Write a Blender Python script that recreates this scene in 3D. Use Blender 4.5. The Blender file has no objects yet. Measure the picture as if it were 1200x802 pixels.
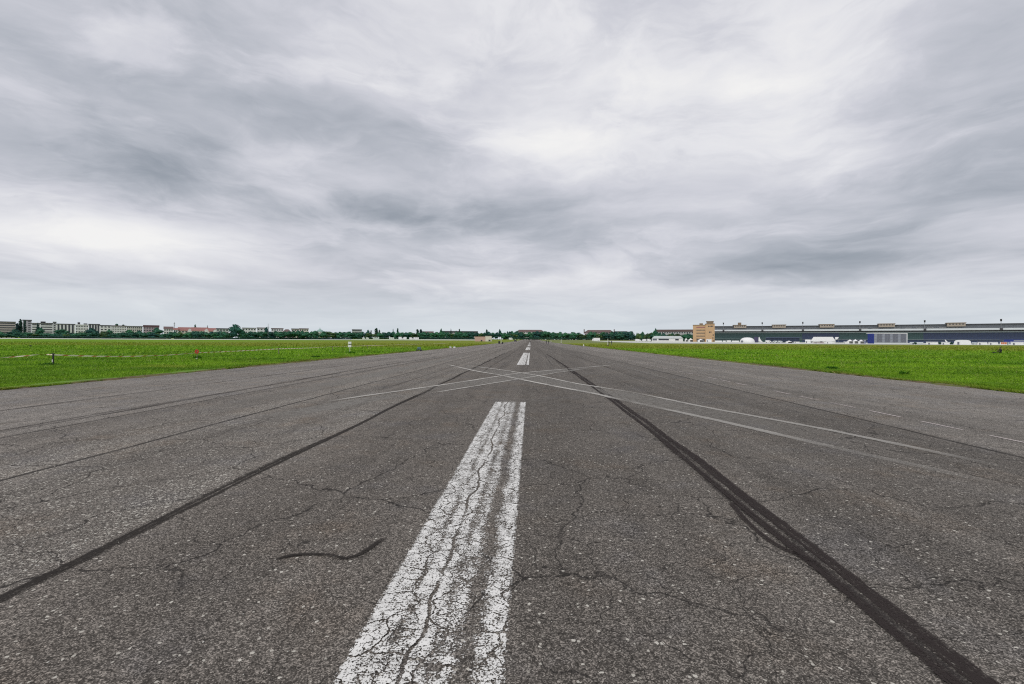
import bpy, math, random
import numpy as np
from mathutils import Vector, Matrix, Euler

random.seed(7)
RNG = np.random.default_rng(7)
S = bpy.context.scene
COL = S.collection
R = math.radians

# ------------------------------------------------------------------ camera
W0, H0, F0 = 1200.0, 802.0, 533.0          # size and focal length of the photograph in its own pixels
EYE = 1.70
YAW = math.atan(22 / F0)
PITCH = -math.atan(1.6 / F0)
ROLL = 0.0050
cf = Vector((-math.sin(YAW) * math.cos(PITCH), math.cos(YAW) * math.cos(PITCH), math.sin(PITCH)))
cr0 = Vector((math.cos(YAW), math.sin(YAW), 0))
cu0 = cr0.cross(cf)
cr = cr0 * math.cos(ROLL) + cu0 * math.sin(ROLL)
cu = cr.cross(cf)
cam_d = bpy.data.cameras.new('camera')
cam_d.sensor_width = 36.0
cam_d.lens = 36.0 * F0 / W0
cam_d.clip_start = 0.1
cam_d.clip_end = 20000
cam = bpy.data.objects.new('camera', cam_d)
COL.objects.link(cam)
mr = Matrix((cr, cu, -cf)).transposed()
cam.matrix_world = Matrix.Translation((0, 0, EYE)) @ mr.to_4x4()
S.camera = cam


def ray(px, py):
    d = cf * F0 + cr * (px - W0 / 2) - cu * (py - H0 / 2)
    return d.normalized()


def gz(y):
    """height of the land: flat at the camera, rising gently with distance"""
    if y <= 0:
        return 0.0
    if y < 1000:
        return 4.5e-6 * y * y
    return 4.5 + 0.002 * (y - 1000)


def hor(px):
    return 399.4 + 0.005 * (px - 622) + 0.1


def at(px, y):
    """world X of the thing seen at picture column px when it stands y metres away"""
    d = ray(px, hor(px))
    return d.x / d.y * y


def zat(px, py, y):
    d = ray(px, py)
    return EYE + d.z / d.y * y


def ground(px, py):
    d = ray(px, py)
    lo, hi = 0.5, 3000.0
    for _ in range(60):
        y = (lo + hi) / 2
        if EYE + d.z / d.y * y > gz(y):
            lo = y
        else:
            hi = y
    return Vector((d.x / d.y * y, y, gz(y)))


# ------------------------------------------------------------------ node helper
class NT:
    def __init__(self, tree):
        self.t = tree
        self.n = tree.nodes
        self.l = tree.links

    def new(self, kind, **kw):
        nd = self.n.new(kind)
        for k, v in kw.items():
            setattr(nd, k, v)
        return nd

    def put(self, sock, v):
        if hasattr(v, 'is_output'):
            self.l.new(v, sock)
        elif isinstance(v, (tuple, list)) and sock.type == 'RGBA' and len(v) == 3:
            sock.default_value = (*v, 1)
        else:
            sock.default_value = v

    def m(self, op, a, b=0.0, c=None, clamp=False):
        nd = self.new('ShaderNodeMath', operation=op, use_clamp=clamp)
        self.put(nd.inputs[0], a)
        self.put(nd.inputs[1], b)
        if c is not None:
            self.put(nd.inputs[2], c)
        return nd.outputs[0]

    def add(self, a, b): return self.m('ADD', a, b)
    def sub(self, a, b): return self.m('SUBTRACT', a, b)
    def mul(self, a, b): return self.m('MULTIPLY', a, b)

    def vec(self, x, y, z=0.0):
        nd = self.new('ShaderNodeCombineXYZ')
        for i, v in enumerate((x, y, z)):
            self.put(nd.inputs[i], v)
        return nd.outputs[0]

    def sep(self, v):
        nd = self.new('ShaderNodeSeparateXYZ')
        self.put(nd.inputs[0], v)
        return nd.outputs

    def vm(self, op, a, b):
        nd = self.new('ShaderNodeVectorMath', operation=op)
        self.put(nd.inputs[0], a)
        self.put(nd.inputs[1], b)
        return nd.outputs[0]

    def noise(self, v, scale, detail=3.0, rough=0.5, dim='3D', dist=0.0):
        nd = self.new('ShaderNodeTexNoise', noise_dimensions=dim)
        self.put(nd.inputs['Vector'], v)
        nd.inputs['Scale'].default_value = scale
        nd.inputs['Detail'].default_value = detail
        nd.inputs['Roughness'].default_value = rough
        nd.inputs['Distortion'].default_value = dist
        return nd.outputs['Fac']

    def noisec(self, v, scale, detail=2.0, dim='3D'):
        nd = self.new('ShaderNodeTexNoise', noise_dimensions=dim)
        self.put(nd.inputs['Vector'], v)
        nd.inputs['Scale'].default_value = scale
        nd.inputs['Detail'].default_value = detail
        return nd.outputs['Color']

    def voro(self, v, scale, feature='F1', dim='2D'):
        nd = self.new('ShaderNodeTexVoronoi', feature=feature, voronoi_dimensions=dim)
        self.put(nd.inputs['Vector'], v)
        nd.inputs['Scale'].default_value = scale
        return nd

    def rng(self, v, a, b, c=0.0, d=1.0, smooth=True):
        nd = self.new('ShaderNodeMapRange', interpolation_type='SMOOTHSTEP' if smooth else 'LINEAR')
        nd.clamp = True
        self.put(nd.inputs[0], v)
        for i, k in enumerate((a, b, c, d)):
            self.put(nd.inputs[i + 1], k)
        return nd.outputs[0]

    def mix(self, f, a, b, blend='MIX'):
        nd = self.new('ShaderNodeMix', data_type='RGBA', blend_type=blend)
        self.put(nd.inputs[0], f)
        self.put(nd.inputs[6], a)
        self.put(nd.inputs[7], b)
        return nd.outputs[2]

    def ramp(self, f, stops, interp='LINEAR'):
        nd = self.new('ShaderNodeValToRGB')
        nd.color_ramp.interpolation = interp
        e = nd.color_ramp.elements
        while len(e) > 1:
            e.remove(e[-1])
        e[0].position = stops[0][0]
        e[0].color = (*stops[0][1], 1)
        for p, c in stops[1:]:
            k = e.new(p)
            k.color = (*c, 1)
        self.put(nd.inputs[0], f)
        return nd.outputs[0]

    def pos(self):
        return self.new('ShaderNodeNewGeometry').outputs['Position']


def lin(r, g, b):
    def f(c):
        c /= 255.0
        return c / 12.92 if c <= 0.04045 else ((c + 0.055) / 1.055) ** 2.4
    return (f(r), f(g), f(b))


# ------------------------------------------------------------------ sky, sun, exposure
SUN_EL, SUN_AZ = R(48), R(205)       # azimuth clockwise from +Y: behind the camera, a little to the left
world = bpy.data.worlds.new('World')
S.world = world
world.use_nodes = True
wt = NT(world.node_tree)
wt.n.clear()
w_out = wt.new('ShaderNodeOutputWorld')
sky = wt.new('ShaderNodeTexSky', sky_type='NISHITA')
sky.sun_disc = False
sky.sun_elevation = SUN_EL
sky.sun_rotation = SUN_AZ
sky.air_density = 1.0
sky.dust_density = 2.0
bg_clear = wt.new('ShaderNodeBackground')
bg_clear.inputs[1].default_value = 0.1
wt.l.new(sky.outputs[0], bg_clear.inputs[0])
dirv = wt.new('ShaderNodeTexCoord').outputs['Generated']
dx, dy, dz = wt.sep(dirv)
zc = wt.m('MAXIMUM', dz, 0.0)
inv = wt.m('DIVIDE', 1.0, wt.add(zc, 0.055))
px_, py_ = wt.mul(dx, inv), wt.mul(dy, inv)      # the cloud sheet seen in perspective
plane = wt.vec(px_, py_)
wn = wt.vm('SUBTRACT', wt.noisec(plane, 0.7, 4.0), (0.5, 0.5, 0.5))
wn2 = wt.new('ShaderNodeVectorMath', operation='SCALE')
wt.put(wn2.inputs[0], wn)
wn2.inputs['Scale'].default_value = 1.1
wp = wt.vm('ADD', plane, wn2.outputs[0])
wx, wy, _ = wt.sep(wp)
f_big = wt.noise(wt.vec(wt.mul(wx, 0.8), wt.mul(wy, 0.6), 3.3), 1.0, 7.0, 0.55)
f_str = wt.noise(wt.vec(wt.mul(wx, 1.9), wt.mul(wy, 1.1), 8.1), 1.0, 8.0, 0.60)
az = wt.m('ARCTAN2', dx, dy)
el = wt.m('ARCSINE', dz)
lay = wt.vec(wt.mul(az, 1.0), wt.mul(wt.m('POWER', zc, 0.6), 2.3), 5.0)      # lumps and rolls on the cloud base, flattened toward the horizon
lw = wt.vm('SUBTRACT', wt.noisec(lay, 2.6, 4.0), (0.5, 0.5, 0.5))
lw2 = wt.new('ShaderNodeVectorMath', operation='SCALE')
wt.put(lw2.inputs[0], lw)
lw2.inputs['Scale'].default_value = 0.30
layw = wt.vm('ADD', lay, lw2.outputs[0])
lx, ly, _ = wt.sep(layw)
f_fine = wt.noise(wt.vec(wt.mul(lx, 1.6), wt.mul(ly, 2.7), 1.7), 1.9, 10.0, 0.60)
wob = wt.vm('SUBTRACT', wt.noisec(wt.vec(wt.mul(az, 5.0), wt.mul(el, 12.0), 0.4), 1.0, 6.0), (0.5, 0.5, 0.5))
wobx, woby, _ = wt.sep(wob)
azw = wt.add(az, wt.mul(wobx, 0.22))
elw = wt.add(el, wt.mul(woby, 0.075))
V = wt.mul(wt.sub(f_big, 0.5), 0.30)
V = wt.add(V, wt.mul(wt.sub(f_str, 0.5), 0.16))
f_bil = wt.noise(wt.vec(wt.mul(lx, 3.0), wt.mul(ly, 4.2), 9.2), 1.0, 8.0, 0.60, '3D', 0.35)
V = wt.add(V, wt.mul(wt.sub(wt.rng(f_bil, 0.43, 0.60), 0.5), 0.24))
V = wt.add(V, wt.mul(wt.sub(f_fine, 0.5), 1.15))
# the large clouds of that day: direction (picture column, row), half sizes in degrees, tilt, strength
CLOUDS = [
    (60, 185, 24, 4.6, 4, -.44), (230, 190, 9, 3.2, 6, -.28), (330, 95, 17, 4.0, -20, -.40), (120, 40, 14, 4.0, -14, -.12),
    (90, 264, 14, 3.2, 0, .40), (210, 290, 14, 2.6, 0, .30), (500, 256, 16, 2.6, 0, -.78), (370, 205, 7, 2.6, 0, .34),
    (690, 265, 12, 2.6, 6, -.32), (690, 120, 15, 6.5, 0, .42), (640, 165, 9, 3.4, 0, .22), (880, 110, 8, 5.5, 30, .30),
    (960, 190, 9, 2.5, 18, .24), (820, 128, 3.6, 1.5, 0, -.26), (1110, 240, 13, 3.0, 20, -.34), (980, 320, 14, 1.7, 6, -.34),
    (1170, 225, 5, 1.6, 18, .24), (720, 285, 6, 1.2, 0, -.22), (700, 318, 8, 1.2, 0, .30), (860, 300, 9, 2.0, 8, -.30),
    (590, 325, 9, .9, 0, .30), (500, 312, 6, .7, 0, -.22), (120, 328, 20, 1.0, 0, -.22), (1080, 330, 14, 1.0, 0, -.16),
    (250, 330, 10, .7, 0, -.12), (880, 343, 10, .8, 0, .22), (640, 20, 12, 4.0, 0, .10), (1150, 60, 11, 7.0, 0, -.12),
    (430, 30, 12, 4.0, -14, -.10), (20, 300, 9, 2.0, 0, .15), (420, 180, 6, 3.0, -24, .16), (300, 355, 16, .8, 0, .18),
    (620, 345, 16, .7, 0, .06), (1010, 285, 17, 3.0, 8, -.30), (170, 150, 18, 4, 4, -.16), (40, 70, 14, 7, -10, -.12),
    (1160, 120, 7, 9, 20, -.18), (420, 235, 12, 1.3, 0, -.12), (350, 225, 5, 1.2, 0, .16), (820, 215, 10, 2.4, 10, .16), (880, 265, 12, 2.2, 10, -.22), (520, 150, 12, 5, -14, -.10)]
for cx, cy, sx_, sy_, tilt, amp in CLOUDS:
    d = ray(cx, cy)
    a0, e0 = math.atan2(d.x, d.y), math.asin(d.z)
    ta = R(tilt)
    da, de = wt.sub(azw, a0), wt.sub(elw, e0)
    u = wt.add(wt.mul(da, math.cos(ta) / R(sx_)), wt.mul(de, math.sin(ta) / R(sx_)))
    v = wt.add(wt.mul(da, -math.sin(ta) / R(sy_)), wt.mul(de, math.cos(ta) / R(sy_)))
    q = wt.add(wt.mul(u, u), wt.mul(v, v))
    V = wt.add(V, wt.mul(wt.m('POWER', 2.718, wt.mul(q, -1.0)), amp * .80))
hz = wt.rng(el, 0.0, 0.16, 0.0, 1.0)            # near the horizon the cover evens out
V = wt.mul(V, wt.add(0.46, wt.mul(hz, 0.26)))
V = wt.add(V, 0.555)
ccol = wt.ramp(V, [(0.0, lin(150, 157, 167)), (0.25, lin(181, 185, 194)), (0.5, lin(209, 210, 218)),
                   (0.75, lin(231, 231, 235)), (1.0, lin(246, 245, 244))])
ccol = wt.mix(wt.rng(el, 0.0, 0.14, 0.62, 0.0), ccol, lin(210, 222, 229))
bg_cloud = wt.new('ShaderNodeBackground')
wt.l.new(ccol, bg_cloud.inputs[0])
bg_cloud.inputs[1].default_value = 1.0
mixs = wt.new('ShaderNodeMixShader')
mixs.inputs[0].default_value = 0.95
wt.l.new(bg_clear.outputs[0], mixs.inputs[1])
wt.l.new(bg_cloud.outputs[0], mixs.inputs[2])
wt.l.new(mixs.outputs[0], w_out.inputs[0])
world.cycles.sampling_method = 'MANUAL'
world.cycles.sample_map_resolution = 512

sun_d = bpy.data.lights.new('sun', 'SUN')
sun_d.energy = 1.3
sun_d.angle = R(24)
sun_d.color = (1.0, 0.97, 0.92)
sun = bpy.data.objects.new('sun', sun_d)
COL.objects.link(sun)
sdir = Vector((math.sin(SUN_AZ) * math.cos(SUN_EL), math.cos(SUN_AZ) * math.cos(SUN_EL), math.sin(SUN_EL)))
sun.rotation_euler = (-sdir).to_track_quat('-Z', 'Y').to_euler()
sun.location = (0, -20, 60)

S.render.engine = 'CYCLES'
S.view_settings.view_transform = 'Standard'
S.view_settings.look = 'None'
S.view_settings.exposure = 0.0
S.view_settings.gamma = 1.0
S.view_settings.use_curve_mapping = False
S.cycles.use_denoising = False
S.cycles.pixel_filter_type = 'BLACKMAN_HARRIS'
S.cycles.filter_width = 1.15
S.cycles.max_bounces = 4
S.cycles.transparent_max_bounces = 12


# ------------------------------------------------------------------ mesh helpers
class MB:
    def __init__(self):
        self.v, self.f, self.mi = [], [], []

    def poly(self, pts, mi=0):
        b = len(self.v)
        self.v += [tuple(p) for p in pts]
        self.f.append(tuple(range(b, b + len(pts))))
        self.mi.append(mi)

    def box(self, x0, x1, y0, y1, z0, z1, mi=0):
        b = len(self.v)
        self.v += [(x, y, z) for z in (z0, z1) for y in (y0, y1) for x in (x0, x1)]
        for q in ((0, 2, 3, 1), (4, 5, 7, 6), (0, 1, 5, 4), (2, 6, 7, 3), (1, 3, 7, 5), (0, 4, 6, 2)):
            self.f.append(tuple(b + i for i in q))
            self.mi.append(mi)
        return self

    def prism(self, pts, y0, y1, mi=0):
        """outline in x,z pushed from y0 to y1 (points counter-clockwise seen from -y)"""
        n = len(pts)
        b = len(self.v)
        self.v += [(x, y0, z) for x, z in pts] + [(x, y1, z) for x, z in pts]
        self.f.append(tuple(range(b, b + n)))
        self.f.append(tuple(range(b + 2 * n - 1, b + n - 1, -1)))
        self.mi += [mi, mi]
        for i in range(n):
            j = (i + 1) % n
            self.f.append((b + j, b + i, b + n + i, b + n + j))
            self.mi.append(mi)
        return self

    def prism_x(self, pts, x0, x1, mi=0):
        """outline in y,z pushed along x"""
        n = len(pts)
        b = len(self.v)
        self.v += [(x0, y, z) for y, z in pts] + [(x1, y, z) for y, z in pts]
        self.f.append(tuple(range(b, b + n)))
        self.f.append(tuple(range(b + 2 * n - 1, b + n - 1, -1)))
        self.mi += [mi, mi]
        for i in range(n):
            j = (i + 1) % n
            self.f.append((b + j, b + i, b + n + i, b + n + j))
            self.mi.append(mi)
        return self

    def tube(self, pts, rad, n=8, mi=0, cap=True):
        pts = [Vector(p) for p in pts]
        rads = rad if isinstance(rad, (list, tuple)) else [rad] * len(pts)
        b = len(self.v)
        for i, p in enumerate(pts):
            t = (pts[min(i + 1, len(pts) - 1)] - pts[max(i - 1, 0)]).normalized()
            a = t.cross(Vector((0, 0, 1)))
            if a.length < 1e-3:
                a = t.cross(Vector((1, 0, 0)))
            a.normalize()
            c = t.cross(a)
            for k in range(n):
                w = 2 * math.pi * k / n
                self.v.append(tuple(p + (a * math.cos(w) + c * math.sin(w)) * rads[i]))
        for i in range(len(pts) - 1):
            for k in range(n):
                k2 = (k + 1) % n
                self.f.append((b + i * n + k, b + i * n + k2, b + (i + 1) * n + k2, b + (i + 1) * n + k))
                self.mi.append(mi)
        if cap:
            self.f.append(tuple(b + k for k in range(n))[::-1])
            e = b + (len(pts) - 1) * n
            self.f.append(tuple(e + k for k in range(n)))
            self.mi += [mi, mi]
        return self

    def mesh(self, name, mats):
        me = bpy.data.meshes.new(name)
        me.from_pydata(self.v, [], self.f)
        for m_ in (mats if isinstance(mats, (list, tuple)) else [mats]):
            me.materials.append(m_)
        me.polygons.foreach_set('material_index', self.mi)
        me.validate()
        me.update()
        return me

    def build(self, name, mats, parent=None):
        return link(name, self.mesh(name, mats), parent)


def link(name, me, parent=None, loc=None, rz=None):
    o = bpy.data.objects.new(name, me)
    COL.objects.link(o)
    if parent is not None:
        o.parent = parent
    if loc is not None:
        o.location = loc
    if rz is not None:
        o.rotation_euler = (0, 0, rz)
    return o


def tag(o, label=None, cat=None, group=None, kind=None):
    for k, v in (('label', label), ('category', cat), ('group', group), ('kind', kind)):
        if v:
            o[k] = v
    return o


def thing(name, label, cat, loc, rz=0.0, group=None):
    o = bpy.data.objects.new(name, None)
    o.empty_display_size = 0.5
    COL.objects.link(o)
    o.location = loc
    o.rotation_euler = (0, 0, rz)
    return tag(o, label, cat, group)


def copy_tree(o, parent=None):
    c = o.copy()
    COL.objects.link(c)
    if parent is not None:
        c.parent = parent
    for ch in list(o.children):
        copy_tree(ch, c)
    return c


def np_mesh(name, verts, faces, mats, mi=None, smooth=False):
    """verts (n,3) array, faces (m,k) array"""
    me = bpy.data.meshes.new(name)
    m_, k = faces.shape
    me.vertices.add(len(verts))
    me.vertices.foreach_set('co', verts.astype(np.float32).ravel())
    me.loops.add(m_ * k)
    me.loops.foreach_set('vertex_index', faces.astype(np.int32).ravel())
    me.polygons.add(m_)
    me.polygons.foreach_set('loop_start', np.arange(0, m_ * k, k, dtype=np.int32))
    me.polygons.foreach_set('loop_total', np.full(m_, k, dtype=np.int32))
    for q in (mats if isinstance(mats, (list, tuple)) else [mats]):
        me.materials.append(q)
    if mi is not None:
        me.polygons.foreach_set('material_index', mi.astype(np.int32))
    me.update(calc_edges=True)
    return me


# ------------------------------------------------------------------ plain materials
def mat(name, col, rough=0.7, var=0.18, scale=1.5, metal=0.0, spec=0.4, bump=0.0):
    m_ = bpy.data.materials.new(name)
    m_.use_nodes = True
    t = NT(m_.node_tree)
    b = t.n['Principled BSDF']
    tc = t.new('ShaderNodeTexCoord').outputs['Object']
    n = t.noise(tc, scale, 5.0, 0.6)
    k = t.add(1.0 - var, t.mul(n, 2 * var))
    c = t.mix(1.0, col, t.vec(k, k, k), 'MULTIPLY')
    t.l.new(c, b.inputs['Base Color'])
    b.inputs['Roughness'].default_value = rough
    b.inputs['Metallic'].default_value = metal
    b.inputs['Specular IOR Level'].default_value = spec
    if bump:
        bn = t.new('ShaderNodeBump')
        bn.inputs['Strength'].default_value = bump
        bn.inputs['Distance'].default_value = 0.05
        t.l.new(n, bn.inputs['Height'])
        t.l.new(bn.outputs[0], b.inputs['Normal'])
    return m_


M = {}
M['white'] = mat('white_paint', (.78, .78, .77), .5, .05)
M['tent'] = mat('white_tent_fabric', (.84, .84, .83), .6, .05, .6)
M['wall_white'] = mat('white_render', (.78, .78, .76), .8, .10, .2)
M['wall_pink'] = mat('rosy_grey_render', (.52, .45, .44), .8, .12, .2)
M['wall_lilac'] = mat('lilac_grey_render', (.46, .44, .48), .8, .12, .2)
M['wall_grey'] = mat('grey_render', (.48, .49, .49), .8, .12, .2)
M['wall_cream'] = mat('cream_render', (.70, .66, .57), .8, .12, .2)
M['wall_beige'] = mat('beige_render', (.60, .59, .54), .8, .12, .2)
M['wall_mauve'] = mat('mauve_render', (.42, .34, .37), .8, .12, .2)
M['wall_salmon'] = mat('salmon_render', (.56, .38, .32), .8, .12, .3)
M['roof_red'] = mat('red_roof_tile', (.32, .15, .135), .8, .2, .6)
M['roof_brown'] = mat('brown_roof_tile', (.14, .095, .09), .8, .2, .6)
M['roof_grey'] = mat('grey_roofing_felt', (.16, .16, .165), .8, .2, .6)
M['roof_dark'] = mat('dark_roofing', (.055, .055, .06), .7, .2, .6)
M['roof_purple'] = mat('purple_brown_roofing', (.13, .07, .075), .8, .2, .6)
M['window'] = mat('dark_window_glass', (.035, .04, .05), .15, .3, .8, 0, .6)
M['copper'] = mat('green_copper', (.25, .38, .34), .7, .2)
M['tan'] = mat('tan_stone_cladding', (.54, .36, .20), .8, .12, .3, bump=.2)
M['tan_dark'] = mat('weathered_tan_stone', (.25, .19, .13), .8, .15, .4)
M['tan_pale'] = mat('pale_limestone', (.36, .31, .25), .8, .15, .4)
M['hall_roof'] = mat('black_roof_felt', (.05, .053, .058), .8, .2)
M['hall_metal'] = mat('grey_roof_metal', (.34, .36, .39), .5, .2, .15, .2)  # hall metal and glass lightened, haze put into their base colours
M['hall_edge'] = mat('pale_canopy_edge', (.62, .66, .67), .6, .12, .15)
M['hall_ledge'] = mat('grey_green_ledge', (.36, .42, .42), .6, .15, .2)
M['frame_green'] = mat('green_steel_frame', (.065, .13, .125), .5, .2, .5)
M['glass_green'] = mat('green_hangar_glass', (.055, .115, .115), .3, .4, .35, 0, .5)  # paler than the glass itself, includes painted haze
M['frame_navy'] = mat('navy_steel_frame', (.08, .10, .17), .5, .2, .5)
M['glass_navy'] = mat('navy_hangar_glass', (.045, .070, .15), .3, .4, .35, 0, .5)  # lifted for painted haze as well
M['steel'] = mat('galvanised_steel', (.32, .33, .34), .45, .15, 3, .5)
M['black'] = mat('black_metal', (.02, .02, .022), .5, .2, 3)
M['rubber'] = mat('tyre_rubber', (.018, .018, .018), .85, .2, 4)
M['blue'] = mat('blue_painted_panel', (.012, .030, .22), .5, .15, .5)
M['grey_panel'] = mat('blue_grey_panel', (.26, .28, .32), .55, .2, .4)
M['grey_mesh'] = mat('dark_grey_netting', (.15, .16, .19), .8, .35, .8)
M['awning'] = mat('dark_navy_awning', (.022, .035, .065), .7, .35, .4)
M['red'] = mat('red_painted_metal', (.45, .035, .02), .5, .2, 6)
M['orange'] = mat('orange_plastic', (.60, .15, .03), .5, .15, 6)
M['wood'] = mat('grey_weathered_wood', (.20, .17, .13), .8, .3, 12)
M['tape_white'] = mat('white_tape_film', (.78, .72, .55), .5, .06, 9)
M['tape_red'] = mat('red_tape_film', (.46, .20, .07), .5, .10, 9)
M['concrete'] = mat('pale_concrete', (.36, .36, .34), .85, .2, 1.5, bump=.2)
M['apron_concrete'] = mat('bleached_concrete', (.56, .57, .52), .85, .12, .05)
M['skin'] = mat('skin', (.42, .26, .19), .6, .1, 6)
M['cloth_black'] = mat('black_cloth', (.018, .018, .022), .9, .3, 12)
M['cloth_navy'] = mat('navy_cloth', (.03, .04, .075), .9, .3, 12)
M['cloth_grey'] = mat('grey_cloth', (.13, .13, .14), .9, .3, 12)
M['cloth_white'] = mat('white_cloth', (.70, .70, .70), .9, .1, 12)
M['hair'] = mat('dark_brown_hair', (.03, .02, .014), .7, .3, 30)
M['bark'] = mat('tree_bark', (.06, .05, .04), .9, .3, 2)
M['feather'] = mat('black_feathers', (.012, .012, .014), .5, .3, 20)


def leaf_mat(name, a, b, spread=.35):
    m_ = bpy.data.materials.new(name)
    m_.use_nodes = True
    t = NT(m_.node_tree)
    p = t.n['Principled BSDF']
    g = t.new('ShaderNodeNewGeometry')
    oi = t.new('ShaderNodeObjectInfo')
    c = t.mix(g.outputs['Random Per Island'], a, b)
    k = t.add(1 - spread, t.mul(oi.outputs['Random'], 2 * spread))
    c = t.mix(1.0, c, t.vec(k, k, t.add(.85, t.mul(k, .15))), 'MULTIPLY')
    t.l.new(c, p.inputs['Base Color'])
    p.inputs['Roughness'].default_value = .75
    p.inputs['Specular IOR Level'].default_value = .2
    return m_


M['leaf'] = leaf_mat('dark_green_leaves', (.022, .095, .066), (.055, .175, .098))  # teal and paled: distance haze is mixed into the leaf colour
M['leaf_pale'] = leaf_mat('pale_green_leaves', (.05, .10, .035), (.09, .15, .05), .2)
M['needle'] = leaf_mat('blackish_green_leaves', (.010, .036, .030), (.024, .064, .046), .25)
M['weed'] = leaf_mat('dark_weed_leaves', (.035, .13, .008), (.08, .22, .012), .2)

# ------------------------------------------------------------------ ground
EDGE_L, EDGE_R = -17.15, 16.55
YL = [-60, -20, 0, 5, 10, 20, 35, 50, 75, 100, 130, 160, 200, 250, 300, 360, 420, 500, 580, 660, 740, 820, 900, 1000, 1100, 1300, 2000, 6000]


def sheet(name, xs, ylevels, lift, material):
    """a sheet that follows the land; xs and ylevels are lists of grid lines"""
    mb = MB()
    nx = len(xs)
    for y in ylevels:
        for x in xs:
            mb.v.append((x, y, gz(y) + lift))
    for j in range(len(ylevels) - 1):
        for i in range(nx - 1):
            a = j * nx + i
            mb.f.append((a, a + 1, a + nx + 1, a + nx))
            mb.mi.append(0)
    return mb.build(name, material)


def asphalt_material():
    m_ = bpy.data.materials.new('weathered_asphalt')
    m_.use_nodes = True
    t = NT(m_.node_tree)
    b = t.n['Principled BSDF']
    p = t.pos()
    x, y, _ = t.sep(p)
    p2 = t.vec(x, y)
    # paving lanes run along the runway
    wob_ = t.mul(t.sub(t.noise(t.vec(0, t.mul(y, .35)), 1.0, 4), .5), .10)
    xw = t.add(x, wob_)
    u = t.m('DIVIDE', t.add(xw, 20.0), 40.0)

    def st(X): return (X + 20) / 40.0
    lane = t.ramp(u, [(0, (.212, .204, .193)), (st(-14.1), (.210, .202, .192)), (st(-14.0), (.205, .197, .188)), (st(-9.1), (.200, .192, .182)),
                      (st(-8.95), (.165, .156, .146)), (st(-6.4), (.170, .161, .150)), (st(-6.2), (.158, .150, .140)),
                      (st(-3.6), (.158, .150, .140)), (st(-3.3), (.131, .123, .114)), (st(7.2), (.133, .127, .119)),
                      (st(7.45), (.168, .161, .151)), (st(12), (.196, .189, .179)), (1.0, (.208, .200, .189))])
    streak = t.noise(t.vec(t.mul(x, 2.2), t.mul(y, .05)), 1.0, 5, .6)
    blot = t.noise(p2, .35, 5, .6)
    blot2 = t.noise(p2, 2.6, 6, .65)
    streak2 = t.noise(t.vec(t.mul(x, .75), t.mul(y, .018)), 1.0, 6, .62)
    k = t.add(t.add(t.mul(streak, .70), t.mul(streak2, .9)), t.add(t.add(t.mul(blot, .55), t.mul(blot2, .50)), -.32))
    # aggregate
    v1 = t.voro(p2, 150)
    r1, g1, _b1 = t.sep(v1.outputs['Color'])
    grain = t.add(.46, t.mul(t.m('POWER', r1, 2.6), 2.0))
    v0 = t.voro(p2, 60)
    r0, g0, _b0 = t.sep(v0.outputs['Color'])
    grain = t.mul(grain, t.add(.66, t.mul(r0, .62)))
    k = t.mul(k, grain)
    col = t.mix(1.0, t.mix(1.0, lane, (1.035, .985, .93), 'MULTIPLY'), t.vec(k, k, k), 'MULTIPLY')
    # brown and bluish stains
    hue = t.noise(p2, .9, 4, .6)
    col = t.mix(t.rng(hue, .52, .75, 0, .55), col, t.mix(1.0, col, (1.10, .98, .86), 'MULTIPLY'))
    col = t.mix(t.rng(hue, .48, .30, 0, .6), col, t.mix(1.0, col, (.93, .97, 1.06), 'MULTIPLY'))
    # bare pale stones where the surface has ravelled, most of all left of the tar seam
    zone = t.mul(t.rng(x, -3.3, -3.9), t.rng(x, -9.5, -6.5))
    zone = t.mul(zone, t.rng(t.noise(t.vec(t.mul(x, 1.3), t.mul(y, .35)), 1.0, 4, .6), .36, .62, .1, 1))
    near = t.m('POWER', 2.718, t.mul(t.m('ABSOLUTE', t.add(x, 3.72)), -4.0))
    near2 = t.m('POWER', 2.718, t.mul(t.m('ABSOLUTE', t.add(x, 6.9)), -1.3))
    zone = t.mul(t.add(t.mul(zone, .45), t.mul(zone, t.add(near, t.mul(near2, .6)))), 1.0)
    pj = t.new('ShaderNodeVectorMath', operation='SCALE')
    t.put(pj.inputs[0], t.vm('SUBTRACT', t.noisec(p2, 60, 2), (.5, .5, .5)))
    pj.inputs['Scale'].default_value = .022
    pst = t.vm('ADD', p2, pj.outputs[0])
    vs = t.voro(pst, 32)
    rs, gs, _c = t.sep(vs.outputs['Color'])
    thr = t.sub(.945, t.mul(zone, .60))
    stone = t.mul(t.m('GREATER_THAN', rs, thr), t.m('LESS_THAN', vs.outputs['Distance'], t.add(.13, t.mul(gs, .25))))
    vb = t.voro(pst, 12)
    rb, gb, _c = t.sep(vb.outputs['Color'])
    stone2 = t.mul(t.m('GREATER_THAN', rb, t.sub(.935, t.mul(zone, .10))), t.m('LESS_THAN', vb.outputs['Distance'], t.add(.03, t.mul(gb, .085))))
    stone = t.m('MAXIMUM', stone, stone2)
    col = t.mix(t.mul(stone, .85), col, t.mix(gs, (.30, .28, .24), (.62, .59, .52)))
    # cracks
    wc = t.vm('SUBTRACT', t.noisec(p2, 1.6, 5), (.5, .5, .5))
    ws = t.new('ShaderNodeVectorMath', operation='SCALE')
    t.put(ws.inputs[0], wc)
    ws.inputs['Scale'].default_value = .75
    pw = t.vm('ADD', p2, ws.outputs[0])
    c1 = t.voro(pw, .55, 'DISTANCE_TO_EDGE').outputs['Distance']
    c2 = t.voro(t.vm('ADD', pw, (7.3, 3.1, 0)), 1.7, 'DISTANCE_TO_EDGE').outputs['Distance']
    m1 = t.rng(t.noise(p2, .55, 3), .30, .50)
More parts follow.
